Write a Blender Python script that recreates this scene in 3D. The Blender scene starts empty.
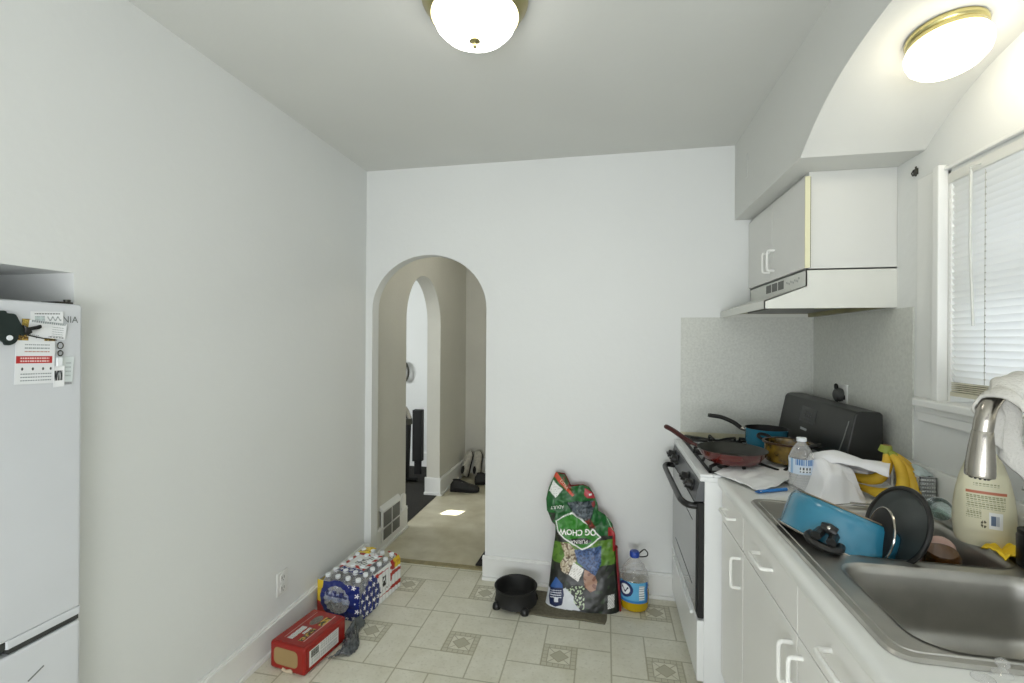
import bpy, bmesh, math, random
import numpy as np
from mathutils import Vector, Matrix, noise
random.seed(7)
SC = bpy.context.scene
COL = SC.collection
PI = math.pi
R = math.radians

# ------------------------------------------------------------------ colours
def lin(c):
    return c / 12.92 if c <= .04045 else ((c + .055) / 1.055) ** 2.4
def hexc(h):
    h = h.lstrip('#')
    return tuple(lin(int(h[i:i + 2], 16) / 255) for i in (0, 2, 4))
def rgba(h, a=1.0):
    return (*hexc(h), a)

# ------------------------------------------------------------------ materials
class X:
    """tiny expression wrapper over Math nodes"""
    nt = None
    def __init__(s, v): s.v = v
    @staticmethod
    def op(o, *a):
        n = X.nt.nodes.new('ShaderNodeMath'); n.operation = o
        for i, q in enumerate(a):
            q = q.v if isinstance(q, X) else q
            if isinstance(q, (int, float)): n.inputs[i].default_value = q
            else: X.nt.links.new(q, n.inputs[i])
        return X(n.outputs[0])
    def __add__(s, o): return X.op('ADD', s, o)
    def __sub__(s, o): return X.op('SUBTRACT', s, o)
    def __rsub__(s, o): return X.op('SUBTRACT', o, s)
    def __mul__(s, o): return X.op('MULTIPLY', s, o)
    def lt(s, o): return X.op('LESS_THAN', s, o)
    def gt(s, o): return X.op('GREATER_THAN', s, o)
    def abs(s): return X.op('ABSOLUTE', s)
    def floor(s): return X.op('FLOOR', s)
    def fract(s): return X.op('FRACT', s)
    def max(s, o): return X.op('MAXIMUM', s, o)
    def min(s, o): return X.op('MINIMUM', s, o)

def new_mat(name):
    m = bpy.data.materials.new(name); m.use_nodes = True
    nt = m.node_tree
    return m, nt, nt.nodes['Principled BSDF'], nt.nodes['Material Output']

def mat(name, col, rough=.5, metal=0., spec=.5, var=.0, vscale=6., bump=0., bscale=60., bdist=.002,
        trans=0., ior=1.45, emit=None, estr=0., alpha=1., coat=0., sheen=0., vcol=None, aniso=0.):
    m, nt, b, out = new_mat(name)
    L = nt.links.new
    c = rgba(col) if isinstance(col, str) else (*col, 1)
    b.inputs['Base Color'].default_value = c
    b.inputs['Roughness'].default_value = rough
    b.inputs['Metallic'].default_value = metal
    b.inputs['Specular IOR Level'].default_value = spec
    b.inputs['Transmission Weight'].default_value = trans
    b.inputs['IOR'].default_value = ior
    b.inputs['Alpha'].default_value = alpha
    b.inputs['Coat Weight'].default_value = coat
    b.inputs['Sheen Weight'].default_value = sheen
    if emit:
        b.inputs['Emission Color'].default_value = rgba(emit); b.inputs['Emission Strength'].default_value = estr
    tc = nt.nodes.new('ShaderNodeTexCoord')
    # every material keeps a small procedural variation
    n = nt.nodes.new('ShaderNodeTexNoise'); n.inputs['Scale'].default_value = vscale; n.inputs['Detail'].default_value = 5
    L(tc.outputs['Object'], n.inputs['Vector'])
    if var > 0:
        mx = nt.nodes.new('ShaderNodeMix'); mx.data_type = 'RGBA'
        c2 = rgba(vcol) if vcol else tuple(q * (1 - var) for q in c[:3]) + (1,)
        mr = nt.nodes.new('ShaderNodeMapRange'); mr.inputs[1].default_value = .35; mr.inputs[2].default_value = .7
        L(n.outputs['Fac'], mr.inputs[0]); L(mr.outputs[0], mx.inputs[0])
        mx.inputs[6].default_value = c; mx.inputs[7].default_value = c2
        L(mx.outputs[2], b.inputs['Base Color'])
    else:
        mr = nt.nodes.new('ShaderNodeMapRange'); mr.inputs[3].default_value = max(0, rough - .03); mr.inputs[4].default_value = min(1, rough + .03)
        L(n.outputs['Fac'], mr.inputs[0]); L(mr.outputs[0], b.inputs['Roughness'])
    if bump > 0:
        n2 = nt.nodes.new('ShaderNodeTexNoise'); n2.inputs['Scale'].default_value = bscale; n2.inputs['Detail'].default_value = 4
        L(tc.outputs['Object'], n2.inputs['Vector'])
        bp = nt.nodes.new('ShaderNodeBump'); bp.inputs['Strength'].default_value = bump; bp.inputs['Distance'].default_value = bdist
        L(n2.outputs['Fac'], bp.inputs['Height']); L(bp.outputs[0], b.inputs['Normal'])
    return m

def print_mat(name, rough=.45, use_alpha=False, spec=.5):
    """surface printed with the colours of the mesh's own 'Print' attribute"""
    m, nt, b, out = new_mat(name); L = nt.links.new
    a = nt.nodes.new('ShaderNodeAttribute'); a.attribute_name = 'Print'
    L(a.outputs['Color'], b.inputs['Base Color'])
    b.inputs['Roughness'].default_value = rough; b.inputs['Specular IOR Level'].default_value = spec
    if use_alpha: L(a.outputs['Alpha'], b.inputs['Alpha'])
    return m

def clear_mat(name, tint=(1, 1, 1), alpha=.18, rough=.08, white=.85):
    """thin clear plastic: mostly see-through with a glossy film"""
    m, nt, b, out = new_mat(name); L = nt.links.new
    nt.nodes.remove(b)
    t = nt.nodes.new('ShaderNodeBsdfTransparent'); t.inputs[0].default_value = (*tint, 1)
    g = nt.nodes.new('ShaderNodeBsdfGlossy'); g.inputs['Roughness'].default_value = rough
    d = nt.nodes.new('ShaderNodeBsdfDiffuse'); d.inputs[0].default_value = (white, white, white, 1)
    m1 = nt.nodes.new('ShaderNodeMixShader'); m1.inputs[0].default_value = .45
    L(d.outputs[0], m1.inputs[1]); L(g.outputs[0], m1.inputs[2])
    lw = nt.nodes.new('ShaderNodeLayerWeight'); lw.inputs[0].default_value = .35
    n = nt.nodes.new('ShaderNodeTexNoise'); n.inputs['Scale'].default_value = 40
    mr = nt.nodes.new('ShaderNodeMapRange'); mr.inputs[3].default_value = alpha; mr.inputs[4].default_value = min(1, alpha + .5)
    L(lw.outputs['Facing'], mr.inputs[0])
    m2 = nt.nodes.new('ShaderNodeMixShader'); L(mr.outputs[0], m2.inputs[0])
    L(t.outputs[0], m2.inputs[1]); L(m1.outputs[0], m2.inputs[2]); L(m2.outputs[0], out.inputs[0])
    return m

M = {}
def slat_mat():
    m, nt, b, out = new_mat('blind_slat'); L = nt.links.new
    b.inputs['Base Color'].default_value = rgba('#e9e7de'); b.inputs['Roughness'].default_value = .4
    t = nt.nodes.new('ShaderNodeBsdfTranslucent'); t.inputs[0].default_value = rgba('#eceff2')
    n = nt.nodes.new('ShaderNodeTexNoise'); n.inputs['Scale'].default_value = 6
    mr = nt.nodes.new('ShaderNodeMapRange'); mr.inputs[3].default_value = .30; mr.inputs[4].default_value = .38; L(n.outputs['Fac'], mr.inputs[0])
    mx = nt.nodes.new('ShaderNodeMixShader'); L(mr.outputs[0], mx.inputs[0]); L(b.outputs[0], mx.inputs[1]); L(t.outputs[0], mx.inputs[2]); L(mx.outputs[0], out.inputs[0])
    return m
def floor_vinyl():
    m, nt, b, out = new_mat('vinyl_floor'); L = nt.links.new; X.nt = nt
    tc = nt.nodes.new('ShaderNodeTexCoord'); sp = nt.nodes.new('ShaderNodeSeparateXYZ'); L(tc.outputs['Object'], sp.inputs[0])
    P, Q = .473, .458
    x = X(sp.outputs[0]); y = X(sp.outputs[1])
    u = ((x + (.440 + 4 * P)) * (1 / P)).fract() * 3.0        # 0..3 in units of one third
    v = ((y - (1.947 - 8 * Q)) * (1 / Q)).fract() * 3.0
    w = .022
    def near(a, k): return (a - k).abs().lt(w)
    def rng(a, lo, hi): return a.gt(lo) * a.lt(hi)
    ln = near(u, 0).max(near(u, 3)).max(near(v, 0)).max(near(v, 3))
    ln = ln.max(near(u, 1) * rng(v, 1, 3))
    ln = ln.max(near(v, 2) * rng(u, 1, 3))
    ln = ln.max(near(u, 2) * rng(v, 0, 2))
    ln = ln.max(near(v, 1) * rng(u, 0, 2))
    cu = (u - 1.5).abs(); cv = (v - 1.5).abs(); ch = cu.max(cv)
    insq = ch.lt(.5)
    band = insq * ch.gt(.34)
    bl = (ch - .34).abs().lt(.015)
    tick = band * ((u * 6.0).fract().lt(.14).max((v * 6.0).fract().lt(.14)))
    dia = (cu + cv).lt(.27)
    diaL = ((cu + cv - .27).abs().lt(.02)).max(((cu - cv).abs().lt(.02)) * ch.lt(.34) * (cu + cv).gt(.27))
    n = nt.nodes.new('ShaderNodeTexNoise'); n.inputs['Scale'].default_value = 9; n.inputs['Detail'].default_value = 8; n.inputs['Roughness'].default_value = .7
    L(tc.outputs['Object'], n.inputs['Vector'])
    n3 = nt.nodes.new('ShaderNodeTexNoise'); n3.inputs['Scale'].default_value = 70; n3.inputs['Detail'].default_value = 4
    L(tc.outputs['Object'], n3.inputs['Vector'])
    def ramp(fac, a, c, lo=.35, hi=.68):
        mr = nt.nodes.new('ShaderNodeMapRange'); mr.inputs[1].default_value = lo; mr.inputs[2].default_value = hi; L(fac, mr.inputs[0])
        mx = nt.nodes.new('ShaderNodeMix'); mx.data_type = 'RGBA'; L(mr.outputs[0], mx.inputs[0])
        for i, q in ((6, a), (7, c)):
            if isinstance(q, str): mx.inputs[i].default_value = rgba(q)
            else: L(q, mx.inputs[i])
        return mx.outputs[2]
    base = ramp(n.outputs['Fac'], '#dedccd', '#d0cdba')
    base = ramp(n3.outputs['Fac'], base, '#bab7a3', .55, .85)
    def lay(base, fac, col, k):
        mx = nt.nodes.new('ShaderNodeMix'); mx.data_type = 'RGBA'
        L((fac * k).v, mx.inputs[0]); L(base, mx.inputs[6]); mx.inputs[7].default_value = rgba(col); return mx.outputs[2]
    base = lay(base, dia, '#a8a48c', .8)
    base = lay(base, band, '#b0ac92', .55)
    base = lay(base, tick.max(bl).max(diaL), '#98937c', .75)
    base = lay(base, ln, '#a39f86', .8)
    L(base, b.inputs['Base Color'])
    b.inputs['Roughness'].default_value = .38
    bp = nt.nodes.new('ShaderNodeBump'); bp.inputs['Strength'].default_value = .25; bp.inputs['Distance'].default_value = .001
    L(X.op('SUBTRACT', 1.0, ln).v, bp.inputs['Height']); L(bp.outputs[0], b.inputs['Normal'])
    return m

def setup_mats():
    M['wall'] = mat('plaster_wall', '#dddfdd', .55, var=.03, vscale=1.3, bump=.25, bscale=28, bdist=.004)
    M['ceil'] = mat('painted_ceiling', '#d2d3cf', .7, var=.03, vscale=2, bump=.2, bscale=40, bdist=.003)
    M['hallwall'] = mat('textured_hall_plaster', '#c8c7bd', .45, var=.05, vscale=3, bump=.5, bscale=60, bdist=.004)
    M['trim'] = mat('gloss_white_trim', '#e2e3e0', .35, var=.02, vscale=4)
    M['floor'] = floor_vinyl()
    M['hallfloor'] = mat('worn_hall_vinyl', '#c9c4ae', .3, var=.2, vscale=7, bump=.1, bscale=50, vcol='#b3ac92')
    M['rug'] = mat('black_rug', '#26241f', .95, var=.4, vscale=80, bump=.6, bscale=300, bdist=.004)
    M['splash'] = mat('speckled_laminate', '#cdcfc8', .4, var=.14, vscale=90, bump=.3, bscale=90, bdist=.001)
    M['tan'] = mat('yellowed_paint', '#cdc8ab', .6, var=.15, vscale=20)
    M['cab'] = mat('cabinet_laminate', '#e4e3df', .4, var=.03, vscale=3)
    M['cabup'] = mat('upper_cabinet_laminate', '#d0d1cd', .4, var=.02, vscale=3)
    M['cream'] = mat('cream_edge', '#dcdab8', .5, var=.05)
    M['white'] = mat('white_enamel', '#e6e8e8', .25, var=.02)
    M['hood'] = mat('hood_enamel', '#d3d4cd', .3, var=.03)
    M['hoodin'] = mat('greasy_hood_underside', '#8a8660', .4, var=.3, vscale=12)
    M['dark'] = mat('dark_gap', '#1c1c1a', .8, var=.1)
    M['vent'] = mat('vent_slats', '#6c6d6a', .6, var=.1)
    M['counter'] = mat('white_countertop', '#e2e3df', .3, var=.04, vscale=5, coat=.2)
    M['handle'] = mat('white_plastic_handle', '#ecece8', .35, var=.02)
    M['steel'] = mat('brushed_steel', '#b9b7b1', .42, metal=1., var=.15, vscale=14, bump=.08, bscale=200, bdist=.0005)
    M['chrome'] = mat('satin_nickel', '#a8a39a', .22, metal=1., var=.05)
    M['brass'] = mat('polished_brass', '#d8cd92', .18, metal=1., var=.08)
    M['bronze'] = mat('champagne_brass', '#b5ab7c', .3, metal=1., var=.1)
    M['glass1'] = mat('lit_frosted_glass', '#ffffff', .3, emit='#fffbf4', estr=11.0)
    M['glass2'] = mat('lit_frosted_glass_small', '#ffffff', .3, emit='#fff4dc', estr=11.0)
    M['fridge'] = mat('fridge_enamel', '#d3d6da', .35, var=.03, bump=.15, bscale=220, bdist=.0006)
    M['fridgegap'] = mat('fridge_gasket', '#3a3c3a', .7, var=.1)
    M['black'] = mat('black_plastic', '#1b1b1a', .35, var=.1)
    M['blackm'] = mat('matte_black', '#161615', .6, var=.2, vscale=30)
    M['blackgl'] = mat('black_glass', '#2c2d2d', .12, var=.05, coat=.5)
    M['oven'] = mat('oven_glass', '#5a5c5c', .12, var=.1, coat=.6)
    M['panel'] = mat('grey_control_panel', '#55575a', .3, var=.1)
    M['iron'] = mat('cast_iron', '#191817', .55, var=.2, bump=.2, bscale=90)
    M['guard'] = mat('backguard_black', '#262725', .38, var=.12, vscale=3)
    M['led'] = mat('display_dark', '#141514', .2, var=.1)
    M['lightgrey'] = mat('pale_mark', '#b4b8bb', .5, var=.05)
    M['red'] = mat('red_enamel', '#541511', .25, var=.15, coat=.6)
    M['nonstick'] = mat('nonstick_coating', '#33342f', .45, var=.25, vscale=25)
    M['blue'] = mat('blue_enamel', '#2c7792', .22, var=.06, coat=.6)
    M['teal'] = mat('teal_enamel', '#2f7f97', .3, var=.1, coat=.4)
    M['amber'] = mat('amber_glass', '#a08030', .12, trans=.35, var=.7, vscale=22, vcol='#2e2010', coat=.5)
    M['maroon'] = mat('maroon_handle', '#3e110f', .4, var=.2)
    M['paper'] = mat('white_paper', '#eeefef', .7, var=.02, bump=.1, bscale=20)
    M['cloth'] = mat('white_cloth', '#eeeef0', .85, var=.03, vscale=8, bump=.25, bscale=90)
    M['towel'] = mat('off_white_terry', '#cbc9c2', .95, var=.08, vscale=30, bump=.8, bscale=180, bdist=.004)
    M['banana'] = mat('banana_skin', '#dcb939', .45, var=.35, vscale=12, vcol='#b88f22')
    M['bgreen'] = mat('banana_stalk', '#8e9a3a', .5, var=.2, vscale=20)
    M['bbrown'] = mat('banana_tip', '#3b2a18', .7, var=.2)
    M['clear'] = clear_mat('clear_plastic', alpha=.09)
    M['clearb'] = clear_mat('clear_bottle_plastic', alpha=.22, white=.8)
    M['cap'] = mat('white_cap', '#e9edf0', .4, var=.03)
    M['bluecap'] = mat('blue_cap', '#2b4aa4', .35, var=.1)
    M['oil'] = mat('yellow_oil', '#b89a10', .15, trans=.0, var=.2, vscale=8, ior=1.3, coat=.5)
    M['soap'] = mat('pale_yellow_soap_bottle', '#d8d4b6', .3, trans=.12, var=.05, coat=.3)
    M['print'] = print_mat('printed_surface')
    M['printg'] = print_mat('printed_glossy', .22)
    M['film'] = print_mat('printed_shrink_film', .2, True)
    M['cardboard'] = mat('brown_cardboard', '#9c8358', .8, var=.1)
    M['greybag'] = mat('grey_plastic_film', '#5c6062', .25, var=.4, vscale=30, coat=.4)
    M['pen'] = mat('blue_pen', '#2f78c0', .35, var=.05)
    M['sponge'] = mat('yellow_cloth', '#f0cb2c', .8, var=.1, vscale=30)
    M['glassgreen'] = clear_mat('green_glass', tint=(.72, .86, .82), alpha=.3, white=.45)
    M['pink'] = mat('pink_plastic', '#c9a89c', .3, var=.08)
    M['brownglass'] = mat('brown_glass', '#7a4a16', .12, trans=.5, var=.2, coat=.5)
    M['crate'] = mat('white_basket', '#e6e8e8', .4, var=.03)
    M['slat'] = slat_mat()
    M['pane'] = clear_mat('window_pane', alpha=.04, rough=.02, white=.9)
    M['mat'] = mat('grey_floor_mat', '#6f6a58', .9, var=.3, vscale=60, bump=.3, bscale=200)
    M['lace'] = mat('grey_lace', '#8a8a86', .8, var=.1)
    M['shoeblack'] = mat('black_shoe', '#23221f', .6, var=.3, vscale=30)
    M['shoegrey'] = mat('grey_shoe', '#bdbaae', .7, var=.3, vscale=30)
    M['sole'] = mat('dark_sole', '#161514', .8, var=.2)
    M['outlet'] = mat('outlet_plastic', '#dedfdb', .35, var=.02)
    M['magnet'] = mat('dark_green_magnet', '#1d2a27', .5, var=.1)
    M['gunmetal'] = mat('dark_metal', '#55544e', .35, metal=1., var=.2)
    M['white_txt'] = mat('white_lettering', '#f2f2ee', .6, var=.02)
    M['grey_txt'] = mat('grey_lettering', '#6f7473', .6, var=.02)
    M['orange_txt'] = mat('cream_lettering', '#e8d8c0', .6, var=.02)
setup_mats()

# ------------------------------------------------------------------ mesh building
class B:
    def __init__(s): s.bm = bmesh.new()
    def _v(s, co): return s.bm.verts.new(co)
    def box(s, x0, x1, y0, y1, z0, z1, mtx=None):
        if x0 > x1: x0, x1 = x1, x0
        if y0 > y1: y0, y1 = y1, y0
        if z0 > z1: z0, z1 = z1, z0
        c = [Vector((x, y, z)) for z in (z0, z1) for y in (y0, y1) for x in (x0, x1)]
        if mtx: c = [mtx @ q for q in c]
        v = [s._v(q) for q in c]
        for f in ((0, 2, 3, 1), (4, 5, 7, 6), (0, 1, 5, 4), (2, 6, 7, 3), (0, 4, 6, 2), (1, 3, 7, 5)):
            s.bm.faces.new([v[i] for i in f])
        return s
    def prism(s, pts, axis, a, b, mtx=None):
        """pts: 2D outline (other two axes in x,y,z order), extruded along axis from a to b"""
        def P(p, t):
            q = {'x': (t, p[0], p[1]), 'y': (p[0], t, p[1]), 'z': (p[0], p[1], t)}[axis]
            q = Vector(q); return mtx @ q if mtx else q
        A = [s._v(P(p, a)) for p in pts]; Bv = [s._v(P(p, b)) for p in pts]
        n = len(pts)
        s.bm.faces.new(A); s.bm.faces.new(Bv[::-1])
        for i in range(n):
            s.bm.faces.new([A[i], Bv[i], Bv[(i + 1) % n], A[(i + 1) % n]])
        return s
    def lathe(s, prof, seg=32, mtx=None, cap=True, sx=1., sy=1.):
        """prof: list of (r,z)"""
        rings = []
        for r, z in prof:
            if r < 1e-6:
                q = Vector((0, 0, z)); rings.append([s._v(mtx @ q if mtx else q)])
            else:
                ring = []
                for i in range(seg):
                    a = 2 * PI * i / seg; q = Vector((r * math.cos(a) * sx, r * math.sin(a) * sy, z))
                    ring.append(s._v(mtx @ q if mtx else q))
                rings.append(ring)
        for A, C in zip(rings, rings[1:]):
            for i in range(seg):
                j = (i + 1) % seg
                if len(A) == 1 and len(C) == 1: break
                if len(A) == 1: s.bm.faces.new([A[0], C[j], C[i]])
                elif len(C) == 1: s.bm.faces.new([A[i], A[j], C[0]])
                else: s.bm.faces.new([A[i], A[j], C[j], C[i]])
        if cap:
            for rr in (rings[0], rings[-1]):
                if len(rr) > 1: s.bm.faces.new(rr)
        return s
    def tube(s, pts, rad, seg=10, closed=False, flat=1.0, cap=True):
        pts = [Vector(p) for p in pts]; n = len(pts)
        rads = rad if isinstance(rad, (list, tuple)) else [rad] * n
        rings = []; up = None
        for i, p in enumerate(pts):
            if closed: t = pts[(i + 1) % n] - pts[i - 1]
            else: t = pts[min(i + 1, n - 1)] - pts[max(i - 1, 0)]
            t.normalize()
            if up is None:
                up = Vector((0, 0, 1)) if abs(t.z) < .9 else Vector((1, 0, 0))
            side = t.cross(up).normalized(); up = side.cross(t).normalized()
            rings.append([s._v(p + (side * math.cos(a) + up * math.sin(a) * flat) * rads[i]) for a in [2 * PI * k / seg for k in range(seg)]])
        m = n if closed else n - 1
        for i in range(m):
            A, C = rings[i], rings[(i + 1) % n]
            for k in range(seg):
                j = (k + 1) % seg
                s.bm.faces.new([A[k], A[j], C[j], C[k]])
        if cap and not closed:
            s.bm.faces.new(rings[0]); s.bm.faces.new(rings[-1][::-1])
        return s
    def grid(s, f, nu, nv, paint=None, wrapu=False):
        lay = None
        if paint: lay = s.bm.verts.layers.float_color.get('Print') or s.bm.verts.layers.float_color.new('Print')
        V = []
        for j in range(nv + 1):
            row = []
            for i in range(nu + (0 if wrapu else 1)):
                u, v = i / nu, j / nv
                q = s._v(f(u, v))
                if paint:
                    c = paint(u, v); q[lay] = c if len(c) == 4 else (*c, 1)
                row.append(q)
            V.append(row)
        for j in range(nv):
            for i in range(nu):
                k = (i + 1) % len(V[j]) if wrapu else i + 1
                s.bm.faces.new([V[j][i], V[j][k], V[j + 1][k], V[j + 1][i]])
        return s
    def flat_poly(s, outer, holes, z, mtx=None):
        es = []
        for loop in [outer] + holes:
            vs = [s._v((p[0], p[1], z)) for p in loop]
            es += [s.bm.edges.new((vs[i], vs[(i + 1) % len(vs)])) for i in range(len(vs))]
        bmesh.ops.triangle_fill(s.bm, use_beauty=True, use_dissolve=False, edges=es)
        return s
    def build(s, name, m, parent=None, smooth=True, bevel=0., seg=2, angle=40, sub=0, solid=0., keep=False):
        bmesh.ops.recalc_face_normals(s.bm, faces=s.bm.faces)
        me = bpy.data.meshes.new(name); s.bm.to_mesh(me); s.bm.free()
        if smooth:
            me.polygons.foreach_set('use_smooth', [True] * len(me.polygons))
            try: me.set_sharp_from_angle(angle=R(angle))
            except Exception: pass
        o = bpy.data.objects.new(name, me); COL.objects.link(o)
        me.materials.append(M[m] if isinstance(m, str) else m)
        if parent is not None:
            o.parent = parent; o.matrix_parent_inverse = parent_world(parent).inverted()
        if solid:
            md = o.modifiers.new('solid', 'SOLIDIFY'); md.thickness = solid; md.offset = 0
        if bevel:
            md = o.modifiers.new('bevel', 'BEVEL'); md.width = bevel; md.segments = seg; md.limit_method = 'ANGLE'; md.angle_limit = R(35)
            md.harden_normals = False
        if sub:
            md = o.modifiers.new('sub', 'SUBSURF'); md.levels = sub; md.render_levels = sub
        return o

def parent_world(p):
    m = p.matrix_basis.copy()
    while p.parent:
        m = p.parent.matrix_basis @ p.matrix_parent_inverse @ m if False else (p.parent.matrix_basis @ p.matrix_parent_inverse @ p.matrix_basis if p.parent.parent is None else parent_world(p.parent) @ p.matrix_parent_inverse @ p.matrix_basis)
        return m
    return m

def thing(name, label, cat, loc=(0, 0, 0), group=None, rotz=0.):
    o = bpy.data.objects.new(name, None); COL.objects.link(o)
    o.location = loc; o.rotation_euler = (0, 0, rotz); o.empty_display_size = .05
    o['label'] = label; o['category'] = cat
    if group: o['group'] = group
    return o
def tag(o, label, cat, group=None):
    o['label'] = label; o['category'] = cat
    if group: o['group'] = group
    return o
def struct(o):
    o['kind'] = 'structure'; return o
def copy_tree(o, parent=None, loc=None, rot=None):
    c = o.copy(); COL.objects.link(c)
    if parent is not None: c.parent = parent
    if loc is not None: c.location = loc
    if rot is not None: c.rotation_euler = rot
    for ch in [q for q in bpy.data.objects if q.parent == o]:
        copy_tree(ch, c)
    return c
def T(x, y, z): return Matrix.Translation((x, y, z))
def axis_mtx(loc, zdir, xdir=None):
    z = Vector(zdir).normalized(); x = Vector(xdir) if xdir is not None else (Vector((0, 0, 1)) if abs(z.z) < .9 else Vector((1, 0, 0)))
    x = (x - z * x.dot(z)).normalized(); y = z.cross(x)
    m = Matrix((x, y, z)).transposed().to_4x4(); m.translation = Vector(loc); return m
def rrect(x0, x1, y0, y1, r, n=6):
    pts = []
    for cx, cy, a0 in ((x1 - r, y1 - r, 0), (x0 + r, y1 - r, 90), (x0 + r, y0 + r, 180), (x1 - r, y0 + r, 270)):
        for k in range(n + 1):
            a = R(a0 + 90 * k / n); pts.append((cx + r * math.cos(a), cy + r * math.sin(a)))
    return pts
def smooth_path(pts, n=8):
    """Catmull-Rom through pts"""
    P = [Vector(p) for p in pts]; P = [2 * P[0] - P[1]] + P + [2 * P[-1] - P[-2]]
    out = []
    for i in range(1, len(P) - 2):
        for k in range(n):
            t = k / n; a, b, c, d = P[i - 1:i + 3]
            out.append(.5 * ((2 * b) + (c - a) * t + (2 * a - 5 * b + 4 * c - d) * t * t + (3 * b - a - 3 * c + d) * t ** 3))
    out.append(P[-2]); return out
def pin(poly, x, y):
    c = False; n = len(poly); j = n - 1
    for i in range(n):
        xi, yi = poly[i]; xj, yj = poly[j]
        if (yi > y) != (yj > y) and x < (xj - xi) * (y - yi) / (yj - yi) + xi: c = not c
        j = i
    return c
def interp(t, pts):
    if t <= pts[0][0]: return pts[0][1]
    for (a, va), (b, vb) in zip(pts, pts[1:]):
        if t <= b: return va + (vb - va) * (t - a) / (b - a)
    return pts[-1][1]
def text_mesh(name, s, size, mapf, m, parent, extrude=0.0, xs=1.0, align='CENTER', bold=0.0):
    cu = bpy.data.curves.new(name, 'FONT'); cu.body = s; cu.size = size; cu.align_x = align; cu.align_y = 'CENTER'; cu.resolution_u = 3; cu.offset = bold
    to = bpy.data.objects.new(name, cu); COL.objects.link(to)
    dg = bpy.context.evaluated_depsgraph_get(); me = bpy.data.meshes.new_from_object(to.evaluated_get(dg)); me.name = name
    bpy.data.objects.remove(to)
    bm = bmesh.new(); bm.from_mesh(me)
    bmesh.ops.triangulate(bm, faces=bm.faces)
    bmesh.ops.subdivide_edges(bm, edges=[e for e in bm.edges if e.calc_length() > size * .25], cuts=1)
    for v in bm.verts: v.co = Vector(mapf(v.co.x * xs, v.co.y))
    bm.to_mesh(me); bm.free()
    me.materials.clear(); me.materials.append(M[m])
    o = bpy.data.objects.new(name, me); COL.objects.link(o)
    if parent is not None:
        o.parent = parent; o.matrix_parent_inverse = parent_world(parent).inverted()
    return o

XL, XR, YB, ZC = -1.531, 1.10, 2.797, 2.56
YREAR = -2.4

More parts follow.
